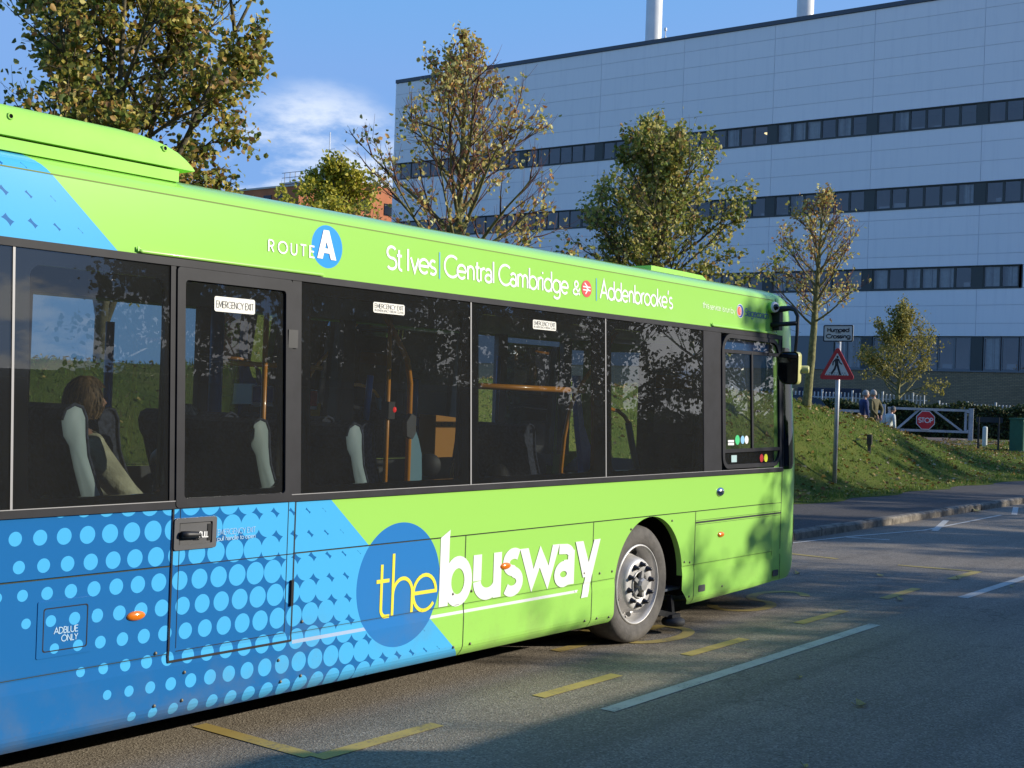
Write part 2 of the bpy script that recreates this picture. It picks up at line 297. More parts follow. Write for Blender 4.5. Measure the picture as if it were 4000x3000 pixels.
# body side: lower panels with wheel arches, waist panel, cant panel
cols = sorted(set([XR+.2*i for i in range(60) if XR+.2*i < 2.45] + [2.45] + [round(c+.51*math.sin(R(a)), 4) for c in (.30, -5.9) for a in np.arange(-90, 91, 4)] + [v for c in (.30, -5.9) for v in (c-.5101, c-.5099, c+.5099, c+.5101)] + [.86, .9, .95]))
rows = [.985, .8, .65, .553, .547, .541, .535, .517, .498, .480, .40, .29, .27, .25, .235, .22, 0]
mb = MB(); nr = len(rows)
mb.add([side(s, max(z, zlow(s)), 0) for s in cols for z in rows], [(i*nr+j, (i+1)*nr+j, (i+1)*nr+j+1, i*nr+j+1) for i in range(len(cols)-1) for j in range(nr-1)], 0, False)
for z0, z1 in ((.989, 1.272), (2.526, 2.842)): mb.add([side(XR, z0, 0), side(2.45, z0, 0), side(2.45, z1, 0), side(XR, z1, 0)], [(0,1,2,3)])
# inner edge of the arch, turned in
for c in (.30, -5.9):
    a_ = [(c+.51*math.sin(R(t)), .47+.51*math.cos(R(t))) for t in range(-90, 91, 6)]
    mb.add([side(s, z, 0) for s, z in a_]+[(s, .05, z) for s, z in a_], [(i, i+1, len(a_)+i+1, len(a_)+i) for i in range(len(a_)-1)])
mb.build('body_side', Mliv, bus)
# far side, rear and floor pan
mb = MB(); far = lambda s, z: (s, YW-yprof(z), z)
for z0, z1 in ((.3, 1.272), (2.45, 2.842)): mb.add([far(XR, z0), far(2.62, z0), far(2.62, z1), far(XR, z1)], [(3,2,1,0)])
mb.add([(XR,.0,.3),(XR,YW,.3),(XR,YW-.07,2.95),(XR,.07,2.95)], [(0,1,2,3)])
mb.build('far_side_and_rear', Mlime, bus)
mb = MB(); mb.box(-9.1, -.35, .14, 2.42, .26, .33); mb.box(.95, 2.6, .1, 2.4, .28, .33)
mb.box(-.35, .95, .42, 2.1, .26, .95); mb.box(-.32, .93, .12, .42, 1.0, 1.02)                       # wheel box
mb.add([(.94,.03,.33),(.94,.45,.33),(.94,.45,1.0),(.94,.03,1.0)], [(0,1,2,3)]); mb.add([(-.34,.03,.24),(-.34,.45,.24),(-.34,.45,1.0),(-.34,.03,1.0)], [(3,2,1,0)])
mb.box(XR, 2.44, .030, .034, .983, 1.28); mb.box(-5.2, -.36, .05, .06, .23, .97)
mb.build('underframe', Mdark, bus)
# roof: cross-section lofted along the bus
sec = [(KU*(2.845-1.27), 2.845)] + [(.071+.30*(1-math.cos(R(a))), 2.845+.113*math.sin(R(a))) for a in range(10, 91, 10)]
sec = [(side(0, 2.845, 0)[1], 2.846)] + sec[1:] + [(.9, 2.972), (1.25, 2.975)]
sec = sec + [(YW-y, z) for y, z in sec[-2::-1]]
mb = MB(); n = len(sec); xs = [XR, -6, -3, 0, 2.45]
mb.add([(x, y, z) for x in xs for y, z in sec], [(i*n+j, i*n+j+1, (i+1)*n+j+1, (i+1)*n+j) for i in range(len(xs)-1) for j in range(n-1)], 0, True)
mb.build('roof', Mliv, bus)
mb = MB(); mb.bar((XR, yprof(2.845)+.004, 2.845), (2.44, yprof(2.845)+.004, 2.845), .012, .006); mb.build('roof_seam', mat('seam_shadow', (.16, .22, .02), .6), bus)
# front shell
def fpt(u, z):
    """u 0..1: side (2.45) -> round the corner -> centre of the front"""
    yp = yprof(z) if z >= .29 else .0
    if z > 2.845: yp = .071+.30*(1-math.sqrt(max(0, 1-((z-2.845)/.113)**2)))
    if u < .12: x, y = 2.45+.17*u/.12, 0.
    elif u < .55: t = (u-.12)/.43*PI/2; x, y = 2.62+.62*math.sin(t), .28*(1-math.cos(t))
    else: v = (u-.55)/.45; x, y = 3.24+.12*math.sin(v*PI/2), .28+.97*v
    q = (x-2.45)/.9
    x -= .09*max(0, z-1.4)*q
    if z > 2.66: tz = min(1, (z-2.66)/.30); x = 2.45+(x-2.45)*(.30+.70*math.sqrt(1-tz*tz))
    if z < .42: x -= .10*((.42-z)/.2)**2*q; y += .03*((.42-z)/.2)**2
    return Vector((x, y+yp*(1-y/1.25), z))
def fsh(u, z, off):
    pnt = fpt(u, z); du = fpt(min(1, u+.004), z)-fpt(max(0, u-.004), z); dz = fpt(u, z+.004)-fpt(u, z-.004); return pnt + du.cross(dz).normalized()*off
us = sorted({0, .06, .12, .095, .25, .39, *[round(.12+.43*i/18, 4) for i in range(1, 19)], *[.55+.45*i/8 for i in range(1, 9)]}) or [.12+.43*i/18 for i in range(1, 19)]+[.55+.45*i/8 for i in range(1, 9)]
zs = [.266, .3, .34, .42, .6, .8, .98, 1.15, 1.32, 1.6, 1.8, 2.2, 2.38, 2.5, 2.66, 2.72, 2.78, 2.83, 2.87, 2.90, 2.925, 2.945, 2.957]
mb = MB(); n = len(us); full = [[fpt(u, z) for u in us] for z in zs]
for mir in (0, 1):
    vs = [(v.x, YW-v.y if mir else v.y, v.z) for row in full for v in row]
    fs = [(i*n+j, i*n+j+1, (i+1)*n+j+1, (i+1)*n+j) for i in range(len(zs)-1) for j in range(n-1) if not (us[j] >= .389 and .97 < zs[i] < 2.37) and not (.094 < us[j] < .2499 and 1.31 < zs[i] < 2.37)]
    mb.add(vs, [f[::-1] for f in fs] if mir else fs, 0, True)
top = full[-1]; mb.add([(v.x, v.y, v.z) for v in top]+[(v.x, YW-v.y, v.z) for v in top[::-1]], [tuple(range(2*n))])
mb.build('front_shell', Mlime, bus)
def spatch(u0, u1, z0, z1, rr, off, nu=10, nz=24):
    """rounded patch on the front shell"""
    vs = []; zz_ = [z0+(z1-z0)*(1-math.cos(PI*i/nz))/2 for i in range(nz+1)]; k = (u1-u0)/.45
    for z in zz_:
        e = min(z-z0, z1-z); cut = (rr-math.sqrt(max(0, rr*rr-(rr-e)**2)) if e < rr else 0)*(u1-u0)/.34
        a, c = u0, u1-cut
        vs += [fsh(a+(c-a)*i/nu, z, off) for i in range(nu+1)]
    return vs, [(i*(nu+1)+j, i*(nu+1)+j+1, (i+1)*(nu+1)+j+1, (i+1)*(nu+1)+j) for i in range(nz) for j in range(nu)]
Mdglass = mat('dark_glass', (.004, .005, .008), .03, spec=.6)
Mqglass = glass_mat('quarter_glass', (.16, .20, .27), .7)
mb = MB(); v, f = spatch(.086, .262, 1.29, 2.42, .10, .006); mb.add(v, f, 0, True); mb.build('quarter_window', Mqglass, bus)
mb = MB(); v, f = spatch(.38, 1.0, .95, 2.4, .04, .006); mb.add(v, f, 0, True); mb.add([(a.x, YW-a.y, a.z) for a in v], [q[::-1] for q in f], 0, True); mb.build('windscreen', Mglass, bus)
for mir in (0, 1):
    mb = MB(); v, f = spatch(.36, .5, .55, .8, .08, .008); mb.add([(a.x, YW-a.y if mir else a.y, a.z) for a in v], f, 0, True); mb.build('headlight', Mchrome, bus)
# panel joints and the painted shade line of the body crease
mb = MB()
for s, z0, z1 in ((-2.006, .985, .212), (-.52, .985, .215), (1.005, .985, .225)): ribbon(mb, [(s, z0), (s, z1)], .007, side, .0018)
ribbon(mb, [(.27, .985), (.27, .978)], .006, side, .0018)
for z, wd in ((.908, .003), (.872, .003)): ribbon(mb, [(1.01, z), (2.62, z)], wd, side, .0018)
ribbon(mb, [(-9, .984), (2.62, .984)], .0045, side, .0018)
ribbon(mb, [(2.615, .27), (2.615, 1.27)], .008, side, .002); ribbon(mb, [(2.52, 2.53), (2.50, 2.86)], .012, side, .002)
ribbon(mb, [(-9, .546), (-4.35, .546)], .004, side, .002); ribbon(mb, [(-3.5, .546), (-.22, .546)], .003, side, .002); ribbon(mb, [(.82, .546), (2.6, .546)], .003, side, .002)  # dark lines stand in for the shade along the body crease
mb.build('panel_joint_crease_shade', mat('joint_crease_shade', (.035, .045, .02), .7), bus)
mb = MB(); ribbon(mb, [(1.012, .891), (2.62, .891)], .015, side, .003); mb.build('rubbing_strip', Mblack, bus)
# rivets / bolts
Mbolt = mat('bolt', (.22, .20, .14), .5, metal=.4)
for s, z in ((-2.12,.62),(-1.93,.62),(-.63,.62),(-.42,.60),(-.25,.60),(.0,.90),(.62,.93),(.84,.58),(.93,.57),(-2.1,.28),(-1.93,.28),(-.6,.27),(-.44,.27),(-.27,.26),(.93,.29),(-4.42,.56),(-4.42,.30),(-4.24,.44),(-4.25,.30),(-3.43,.60),(-3.43,.30),(-3.6,.41),(-3.58,.29),(1.5,.32)):
    mb = MB(); mb.ball(side(s, z, .001), .0095, 8, 5); mb.build('bolt_head', Mbolt, bus)
# emergency door
door = MB(); nz = [.512, .523, .535, .541, .547, .553, .7, 1.0, 1.27]
door.add([side(s, z, .005) for z in nz for s in (-4.338, -3.518)], [(2*i, 2*i+1, 2*i+3, 2*i+2) for i in range(len(nz)-1)])
dr = door.build('emergency_door', Mliv, bus)
mb = MB(); 
for s in (-4.343, -3.513): ribbon(mb, [(s, .505), (s, 2.49)], .010, side, .0065)
ribbon(mb, [(-4.345, .507), (-3.51, .507)], .012, side, .0065); ribbon(mb, [(-3.565, .56), (-3.565, 1.27)], .004, side, .0065); ribbon(mb, [(-4.3, .555), (-3.565, .555)], .004, side, .0065); ribbon(mb, [(-4.32, .984), (-3.52, .984)], .005, side, .0065); ribbon(mb, [(-4.30, .57), (-4.30, 1.27)], .003, side, .0065)
mb.build('door_gap', Mdark, dr)
mb = MB(); ring(mb, rrect(-4.336, -3.552, 1.276, 2.488, .02), rrect(-4.286, -3.60, 1.322, 2.425, .02), side, .016, -.01); mb.build('door_window_frame', Mtrim, dr)
mb = MB(); ring(mb, rrect(-4.340, -4.070, 1.062, 1.222, .014), rrect(-4.312, -4.098, 1.088, 1.198, .006), side, .014, 0); plate(mb, rrect(-4.312, -4.098, 1.088, 1.198, .006), side, .006)
mb.box(-4.125, -4.10, -.0095, -.006, 1.10, 1.185, 1); hd = mb.build('handle_recess', [Mpull, Mdark], dr)
mb = MB(); mb.tube([(-4.305, -.024, 1.142), (-4.27, -.03, 1.140), (-4.20, -.030, 1.136), (-4.15, -.022, 1.137), (-4.14, -.014, 1.138)], [.017, .019, .016, .013, .008], 10); pl = mb.build('pull_lever', Mblack, hd)
mb = MB(); text(mb, 'PULL', -4.205, -4.150, 1.124, .028, .0055, lambda s, z, off: (s, -.043-off, z), 0); mb.build('lettering', Mwhite, hd)
mb = MB(); mb.box(-3.585, -3.515, -.02+yprof(2.17), .0+yprof(2.17), 2.115, 2.215); mb.prism([(-3.59, 2.13), (-3.555, 2.13), (-3.555, 2.10), (-3.575, 2.085)], -.015+yprof(2.1), yprof(2.1)); mb.build('door_stop', Mblack, dr)
mb = MB(); mb.bar((-3.525, -.010, .70), (-3.525, -.010, .84), .018); mb.build('hinge', Mdark, dr)
# window band
mb = MB()
ring(mb, [(XR, 1.272), (2.62, 1.272), (2.62, 2.528), (XR, 2.528)], [(XR+.01, 1.309), (2.61, 1.309), (2.61, 2.490), (XR+.01, 2.490)], side, .012, -.01)
for s0, s1 in ((-4.372, -4.343), (-3.545, -3.478), (1.119, 1.425), (2.555, 2.606)):
    plate(mb, [(s0, 1.309), (s1, 1.309), (s1, 2.49), (s0, 2.49)], side, .008, -.02)
mb.build('window_rubber', Mtrim, bus)
mb = MB()
for s in (-8.1, -6.6, -5.238, -1.976, -.379, 1.123): ribbon(mb, [(s, 1.309), (s, 2.49)], .012, side, .006)
mb.add([side(XR, 1.309, .0135), side(2.6, 1.309, .0135), side(2.6, 1.313, .0135), side(XR, 1.313, .0135)], [(0,1,2,3)])
mb.build('window_bead', mat('grey_bead', (.34, .33, .33), .4), bus)
panes = [(-8.1, -6.6, .1, .1), (-6.6, -5.238, .1, .1), (-5.238, -4.365, .085, .035), (-4.29, -3.595, .012, .03), (-3.48, -1.976, .085, .08), (-1.976, -.379, .09, .15), (-.379, 1.12, .09, .09)]
for i, (s0, s1, ml, mr) in enumerate(panes):
    mb = MB(); plate(mb, [(s0, 1.309), (s1, 1.309), (s1, 2.49), (s0, 2.49)], side, .002); g = mb.build('window', Mglass, bus)
    mb = MB(); ring(mb, rrect(s0, s1, 1.309, 2.49, .001), rrect(s0+ml, s1-mr, 1.352, 2.42, .06), side, -.004, -.03); mb.build('black_border', Mfrit, g)
# driver's window
mb = MB(); OUT = rrect(1.425, 2.565, 1.325, 2.487, (.16, .16, .16, .10)); INN = rrect(1.462, 2.53, 1.36, 2.452, (.13, .13, .13, .07))
ring(mb, OUT, INN, side, .02, -.02); mb.bar(side(1.46, 2.335, .010), side(2.53, 2.345, .010), .018, .03); mb.bar(side(1.46, 1.475, .010), side(2.53, 1.485, .010), .018, .03)
mb.bar(side(1.985, 1.485, .012), side(1.985, 2.34, .012), .03, .018); mb.bar(side(1.475, 1.485, .008), side(1.475, 2.34, .008), .02, .018)
dw = mb.build('driver_window', Mtrim, bus)
mb = MB(); plate(mb, INN, side, .003); mb.build('pane', Mglass, dw)
mb = MB(); plate(mb, [(1.47,2.345),(2.5,2.345),(2.5,2.44),(1.47,2.44)], lambda s,z,o: (s, .10, z), 0); mb.build('blue_blind', mat('blue_blind', (.03,.22,.65), .6), dw)
mb = MB(); plate(mb, [(1.47,1.36),(2.5,1.36),(2.5,1.47),(1.47,1.47)], side, -.012); mb.build('black_border', Mfrit, dw)
def sticker(cx, cz, rx, rz, m_, par, square=False):
    mb = MB(); plate(mb, rrect(cx-rx, cx+rx, cz-rz, cz+rz, .002 if square else min(rx, rz)*.999, 7), side, .0055); return mb.build('sticker', m_, par)
sticker(1.720, 1.57, .042, .042, mat('green_sticker', (.05, .62, .22), .4), dw); sticker(1.817, 1.57, .036, .036, mat('sky_sticker', (.25, .55, .80), .4), dw); sticker(1.893, 1.57, .036, .036, Mwhite, dw)
for z in (1.56, 1.535): sticker(1.60, z, .055, .010, Mwhite, dw, True)
sticker(1.655, 1.408, .05, .03, mat('pale_sticker', (.45, .62, .62), .4), dw, True); sticker(2.185, 1.403, .036, .036, Mred, dw); sticker(2.270, 1.403, .036, .036, mat('yellow_sticker', (.75, .80, .02), .4), dw)
# notices stuck to the windows
Mink = mat('black_ink', (.02, .02, .02), .5)
def notice(s0, s1, z0, z1, lines):
    mb = MB(); plate(mb, rrect(s0, s1, z0, z1, .012), side, .006); o = mb.build('exit_notice', mat('notice_white', (.80, .78, .70), .5), bus)
    mb = MB()
    for tx, base, cap, wt in lines: text(mb, tx, s0+.012, s1-.012, base, cap, wt, side, .0068)
    mb.build('lettering', Mink, o)
notice(-4.093, -3.817, 2.280, 2.359, [('EMERGENCY EXIT', 2.301, .034, .0036)])
notice(-2.897, -2.62, 2.358, 2.421, [('EMERGENCY EXIT', 2.386, .026, .003), ('IN EMERGENCY BREAK GLASS', 2.366, .013, .0015)])
notice(-1.298, -1.021, 2.357, 2.421, [('EMERGENCY EXIT', 2.386, .026, .003), ('IN EMERGENCY BREAK GLASS', 2.366, .013, .0015)])
# lettering on the paint
def letters(m_, *items):
    mb = MB()
    for it in items: text(mb, *it[:6], side, .0022, 0, *it[6:])
    return mb.build('lettering', m_, bus)
mb = MB()
for ch, a, c in (('R', -3.722, -3.684), ('O', -3.650, -3.585), ('U', -3.557, -3.512), ('T', -3.484, -3.443), ('E', -3.416, -3.380)): text(mb, ch, a, c+.1*0, 2.632, .062, .0095, side, .0032)
mb.build('lettering', Mwhite, bus)
mb = MB(); slab4(mb, -3.355, 2.633, -3.305, 2.798, .043, side, .0032); slab4(mb, -3.204-.043, 2.633, -3.262-.043, 2.798, .043, side, .0035); slab4(mb, -3.325, 2.667, -3.325, 2.694, .085, side, .0038); mb.build('lettering', Mwhite, bus)
letters(Mwhite, ('St', -2.775, -2.650, 2.631, .134, .0165)); letters(Mwhite, ('Ives', -2.592, -2.333, 2.633, .134, .0165))
letters(Mwhite, ('Central', -2.238, -1.729, 2.634, .134, .0165)); letters(Mwhite, ('Cambridge', -1.675, -.868, 2.632, .134, .0165)); letters(Mwhite, ('&', -.80, -.722, 2.637, .096, .0145)); letters(Mwhite, ("Addenbrooke's", -.446, .606, 2.635, .134, .0165))
for s in (-2.287, -.497): mb = MB(); ribbon(mb, [(s, 2.612), (s, 2.78)], .008, side, .003); mb.build('divider_line', mat('sky_vinyl', (.06, .42, .85), .4), bus)
mb = MB(); plate(mb, [(-.627+.065*math.cos(R(a)), 2.690+.062*math.sin(R(a))) for a in range(0, 360, 10)], side, .0025); rl = mb.build('rail_emblem', Mred, bus)
mb = MB()
for pts in ([(-.675, 2.703), (-.578, 2.703)], [(-.675, 2.680), (-.578, 2.680)]): ribbon(mb, pts, .010, side, .0036)
for a, c in (((-.655, 2.731), (-.615, 2.703)), ((-.638, 2.703), (-.600, 2.680)), ((-.615, 2.680), (-.645, 2.652))): ribbon(mb, [a, c], .011, side, .0042)
mb.build('arrow_mark', Mwhite, rl)
letters(mat('pale_green_vinyl', (.80, .90, .66), .4), ('this', 1.12, 1.222, 2.681, .050, .0070), ('service', 1.248, 1.432, 2.676, .048, .0062), ('is', 1.458, 1.498, 2.674, .048, .0062), ('run', 1.515, 1.598, 2.672, .048, .0062), ('by', 1.618, 1.69, 2.670, .048, .0062))
letters(mat('stage_blue_vinyl', (.008, .10, .30), .4), ('Stagecoach', 1.884, 2.345, 2.666, .064, .0088, .10))
mb = MB(); E = lambda cx, cz, rx, rz: [(cx+rx*math.cos(R(a)), cz+rz*math.sin(R(a))) for a in range(0, 360, 12)]
plate(mb, E(1.795, 2.700, .066, .062), side, .0022, None, 0); plate(mb, E(1.795, 2.700, .060, .057), side, .0028, None, 1); plate(mb, E(1.778, 2.698, .042, .044), side, .0034, None, 0); plate(mb, E(1.776, 2.698, .037, .039), side, .004, None, 2)
ribbon(mb, [(1.786, 2.725), (1.787, 2.69), (1.800, 2.678)], .008, side, .0048, 0); mb.build('operator_emblem', [Mwhite, Mnavy, mat('coral_vinyl', (.85, .10, .05), .4)], bus)
# "the busway"
mb = MB(); wt = .0225
for q in ([(-2.789,.862),(-2.789,.60)]+arc(-2.745,.595,.044,.046,180,262,6)+[(-2.712,.549)], [(-2.834,.763),(-2.722,.763)], [(-2.688,.92),(-2.688,.549)], arc(-2.600,.672,.088,.092,180,0)+[(-2.512,.549)], arc(-2.395,.657,.107,.110,0,322,22), [(-2.500,.660),(-2.279,.660)]): ribbon(mb, q, wt, side, .0022+.0003*len(mb.f)/40)
mb.build('lettering', Myel, bus)
mb = MB(); o_ = .0026
mb.add([side(-2.256,.985,o_), side(-2.168,.985,o_), side(-2.164,1.031,o_)], [(0,1,2)]); slab4(mb, -2.256, .55, -2.256, .985, .088, side, o_)             # b
ribbon(mb, arc(-2.075,.697,.105,.122,-180,180,30), .078, side, o_+.0004)
slab4(mb, -1.92, .68, -1.92, .850, .086, side, o_); slab4(mb, -1.706, .552, -1.706, .850, .086, side, o_+.0003); ribbon(mb, arc(-1.770,.675,.108,.088,180,330,18), .080, side, o_+.0006)  # u
ribbon(mb, arc(-1.485,.772,.082,.058,50,265,18)+arc(-1.500,.640,.086,.064,85,-140,18)[1:], .074, side, o_+.0008)                                    # s
# w and y as cut outlines
def outline(pts, tris, off): mb.add([side(a, z, off) for a, z in pts], tris)
outline([(-1.419,.853),(-1.322,.853),(-1.257,.704),(-1.184,.860),(-1.079,.713),(-1.036,.855),(-.951,.855),(-1.083,.547),(-1.185,.709),(-1.274,.546)], [(0,9,2,1),(2,9,8),(2,8,3),(3,8,4),(8,7,4),(4,7,6,5)], o_+.001)
slab4(mb, -.842, .556, -.842, .80, .082, side, o_+.0016); ribbon(mb, [(-.955,.818)]+arc(-.895,.768,.095,.048,70,0,8), .072, side, o_+.0019); ribbon(mb, arc(-.895,.637,.078,.058,-180,180,24), .070, side, o_+.0022)      # a
ribbon(mb, [(-.895,.712),(-.80,.712)], .05, side, o_+.0024)
outline([(-.753,.856),(-.654,.855),(-.576,.696),(-.510,.856),(-.428,.857),(-.531,.590),(-.6045,.590),(-.645,.590)], [(0,7,6,2,1),(2,6,5,4,3)], o_+.0026); slab4(mb, -.668, .443, -.645+.030, .590, .087, side, o_+.0029, 0, .084)
mb.add([side(-.745,.506,.003), side(-.70,.506,.003), side(-.735,.487,.003)], [(0,1,2)])
mb.build('lettering', Mwhite, bus)
mb = MB(); text(mb, 'ADBLUE', -4.998, -4.873, .728, .028, .0042, side, .0048); text(mb, 'ONLY', -4.958, -4.873, .690, .028, .0042, side, .0048); mb.build('lettering', mat('pale_blue_vinyl', (.45, .66, .85), .4), bus)
letters(mat('faint_blue_vinyl', (.13, .50, .90), .4), ('EMERGENCY EXIT', -4.058, -3.80, 1.122, .028, .003))
mb = MB(); text(mb, 'pull handle to open', -4.058, -3.80, 1.092, .022, .0035, side, .007); text(mb, 'EMERGENCY EXIT', -4.058, -3.80, 1.122, .028, .003, side, .007); mb.build('lettering', mat('pale_door_vinyl', (.35, .58, .80), .4), dr)
# filler flap
mb = MB(); ring(mb, rrect(-5.085, -4.792, .622, .884, .008), rrect(-5.055, -4.82, .650, .850, .012), side, .0035, 0); plate(mb, rrect(-5.051, -4.824, .654, .846, .012), side, .003); fl = mb.build('filler_flap', Mliv, bus)
mb = MB(); ring(mb, rrect(-5.056, -4.819, .649, .851, .012), rrect(-5.051, -4.824, .654, .846, .012), side, .0042, 0); mb.build('flap_gap', Mdark, fl)
# side markers, repeater, small vents
for s, z, rx in ((-4.545, .760, .056), (-1.577, .752, .060), (1.455, .765, .058)):
    mb = MB(); mb.ball(side(s, z, 0), (rx, .018, .024), 18, 8); mb.build('side_marker', Morange, bus)
mb = MB(); mb.ball(side(1.415, 1.131, 0), (.062, .028, .040), 18, 10); mb.build('indicator_repeater', Mchrome, bus)
for s, z in ((1.14, .338), (2.53, .342)):
    mb = MB(); plate(mb, rrect(s-.055, s+.055, z-.028, z+.028, .012), side, .004, 0); mb.build('jacking_cover', Mpull, bus)
for s0, s1 in ((-4.57, -3.31), (1.27, 2.50)):
    mb = MB()
    mb.tube([side(s0, 2.545, .004), side(s0+.02, 2.541, .007), side(s1-.03, 2.541, .007), side(s1, 2.541, .002)], .011, 8); mb.bar(side(s0-.004, 2.540, .012), side(s0-.004, 2.563, .012), .006); mb.build('gutter_rail', Mlime, bus)
# roof pod and hatch
pod = MB(); prof = [(-9.0, 3.00), (-4.16, 3.00), (-4.19, 3.06), (-4.25, 3.115), (-4.33, 3.145), (-4.5, 3.155), (-9.0, 3.155)]
def podsec(x, zt): 
    h = zt-3.0; pts = [(.15, 3.0), (.15, 3.0+h*.62)]+[(.15+.16*(1-math.cos(R(a))), 3.0+h*.62+(h*.38+.015)*math.sin(R(a))) for a in (30, 60, 90)]; return pts+[(YW-y, z) for y, z in pts[::-1]]
px = [(-9.0, 3.145), (-4.6, 3.148), (-4.45, 3.142), (-4.34, 3.125), (-4.26, 3.095), (-4.20, 3.055), (-4.165, 3.012)]
vs = [(x, y, z) for x, zt in px for y, z in podsec(x, zt)]; n = 10
pod.add(vs, [(i*n+j, i*n+j+1, (i+1)*n+j+1, (i+1)*n+j) for i in range(len(px)-1) for j in range(n-1)], 0, True); pod.add([vs[(len(px)-1)*n+j] for j in range(n)], [tuple(range(n))]); pod.add([(-9, .15, 3.0), (-4.165, .15, 3.0), (-4.165, YW-.15, 3.0), (-9, YW-.15, 3.0)], [(0,3,2,1)])
pd = pod.build('roof_pod', Mlimem, bus)
mb = MB(); mb.box(-9.0, -4.26, .155, YW-.155, 2.932, 2.988); mb.build('pod_plinth', Mlimem, pd)
mb = MB(); mb.box(-9.0, -4.30, .19, YW-.19, 2.90, 2.999); 
mb.build('pod_shadow_gap', Mdark, pd)
for s in (-5.22, -4.36):
    mb = MB(); mb.lathe((s, .151, 3.088), (0, -1, 0), [(.017, 0), (.017, .005), (.010, .007), (.009, .001), (0, .001)], 12, [0, 0, 1, 1]); mb.build('latch', [Mlimem, Mdark], pd)
mb = MB(); mb.prism([(.86, 2.94), (1.42, 2.94), (1.42, 3.02), (.86, 3.02)], .42, 1.7); mb.prism([(1.42, 2.94), (1.86, 2.94), (1.80, 2.99), (1.74, 3.015), (1.42, 3.02)], .42, 1.7); mb.build('roof_hatch', Mlime, bus)
# mirror and camera
mb = MB(); ap = [(2.42, .075, 2.735), (2.46, -.02, 2.765), (2.48, -.09, 2.772), (2.47, -.14, 2.755), (2.48, -.165, 2.70), (2.47, -.17, 2.55), (2.43, -.17, 2.28)]
mb.tube(ap, [.03, .03, .024, .019, .017, .015, .013], 10); mb.tube([(2.40, .06, 2.615), (2.44, -.05, 2.625), (2.475, -.165, 2.635)], .021, 10); mb.box(2.43, 2.50, -.01, .10, 2.57, 2.75)
mir = mb.build('mirror_arm', Mblack, bus)
mb = MB(); hl = rrect(-.230, -.015, 2.075, 2.372, (.10, .07, .04, .04)); mb.add([(2.40+.10*(y+.12), y, z) for y, z in hl]+[(2.44+.10*(y+.12), y-.012, z) for y, z in hl]+[(2.50, -.125+(y+.125)*.6, 2.22+(z-2.22)*.7) for y, z in hl], [(i, (i+1)%28, 28+(i+1)%28, 28+i) for i in range(28)]+[(28+i, 28+(i+1)%28, 56+(i+1)%28, 56+i) for i in range(28)]+[tuple(range(56, 84))], 0, True)
mh = mb.build('mirror_head', Mcream, mir); mb = MB(); mb.lathe((2.47, -.235, 2.215), (.35, -1, 0), [(.035, -.02), (.035, .05), (.028, .058), (0, .06)], 16); mb.build('mirror_knob', Mcream, mir)
mb = MB(); hi = rrect(-.218, -.022, 2.085, 2.362, (.095, .06, .035, .035)); mb.add([(2.398+.10*(y+.12), y, z) for y, z in hi], [tuple(range(28))]); mb.build('mirror_glass', mat('mirror_silver', (.20, .23, .24), .04, metal=1.), mir)
mb = MB(); cax = (-.32, -.94, .02); cc = (2.40, .075, 2.775)
mb.lathe(cc, cax, [(.050, -.03), (.050, .060)], 24, 0); mb.lathe(cc, cax, [(.050, .060), (.046, .073), (.030, .075)], 24, 1); mb.lathe(cc, cax, [(.030, .074), (.026, .090), (.014, .10), (0, .102)], 20, 2); mb.build('side_camera', [Mlime, Mwhite, Mdglass], bus)
# front wheel
def wheel(cx, cy, cz, facing=-1):
    t = MB(); t.lathe((cx, cy, cz), (0, facing, 0), [(.305, -.02), (.312, .004), (.33, .012), (.38, .022), (.43, .012), (.452, -.012), (.460, -.05), (.460, -.22), (.44, -.26), (.30, -.27)], 64)
    ty = t.build('wheel', Mtyre, bus)
    t = MB(); t.lathe((cx, cy, cz), (0, facing, 0), [(.312, .006), (.305, .016), (.298, .014), (.292, -.03), (.286, -.10), (.272, -.12), (.235, -.10), (.220, -.055), (.205, .0), (.195, .018), (.180, .024), (.115, .024), (.108, .015)], 64)
    rm = t.build('rim', Mrim, ty)
    for k in range(10):
        t = MB(); a = 2*PI*(k+.3)/10; c0 = (cx+.157*math.cos(a), cy+facing*.024, cz+.157*math.sin(a)); t.lathe(c0, (0, facing, 0), [(.024, 0), (.021, .012), (.015, .018), (.014, .038), (.008, .044), (0, .044)], 12); t.build('wheel_nut', Mnut, ty)
    for k in range(10):
        t = MB(); a = 2*PI*(k+.8)/10; rr = .258; c0 = Vector((cx+rr*math.cos(a), cy+facing*-.105, cz+rr*math.sin(a))); e1 = Vector((math.cos(a), 0, math.sin(a))); e2 = Vector((-math.sin(a), 0, math.cos(a)))
        nrm = (e1*-.55+Vector((0, facing, 0))).normalized(); e1 = (e1-nrm*e1.dot(nrm)).normalized()
        t.add([c0+nrm*.012+e1*(.024*math.cos(2*PI*i/14))+e2*(.034*math.sin(2*PI*i/14)) for i in range(14)], [tuple(range(14))]); t.build('hand_hole', Mdark, rm)
    t = MB(); t.lathe((cx, cy, cz), (0, facing, 0), [(.112, .012), (.108, .03), (.10, .035), (.095, .01), (.05, -.0), (.0, -.0)], 32, [1, 1, 1, 0, 0])
    for k in range(5):
        a = 2*PI*(k+.05)/5; t.bar((cx+.03*math.cos(a), cy+facing*.03, cz+.03*math.sin(a)), (cx+.105*math.cos(a), cy+facing*.028, cz+.105*math.sin(a)), .034, .03, 1)
    t.lathe((cx, cy, cz), (0, facing, 0), [(.056, .0), (.056, .06), (.044, .072), (0, .074)], 8, 1, False); t.build('hub', [Mdark, mat('hub_grey', (.40, .39, .38), .4, metal=.4)], ty)
wheel(.19, .05, .455); wheel(-5.9, .06, .455); wheel(.19, YW-.05, .455, 1); wheel(-5.9, YW-.06, .455, 1)
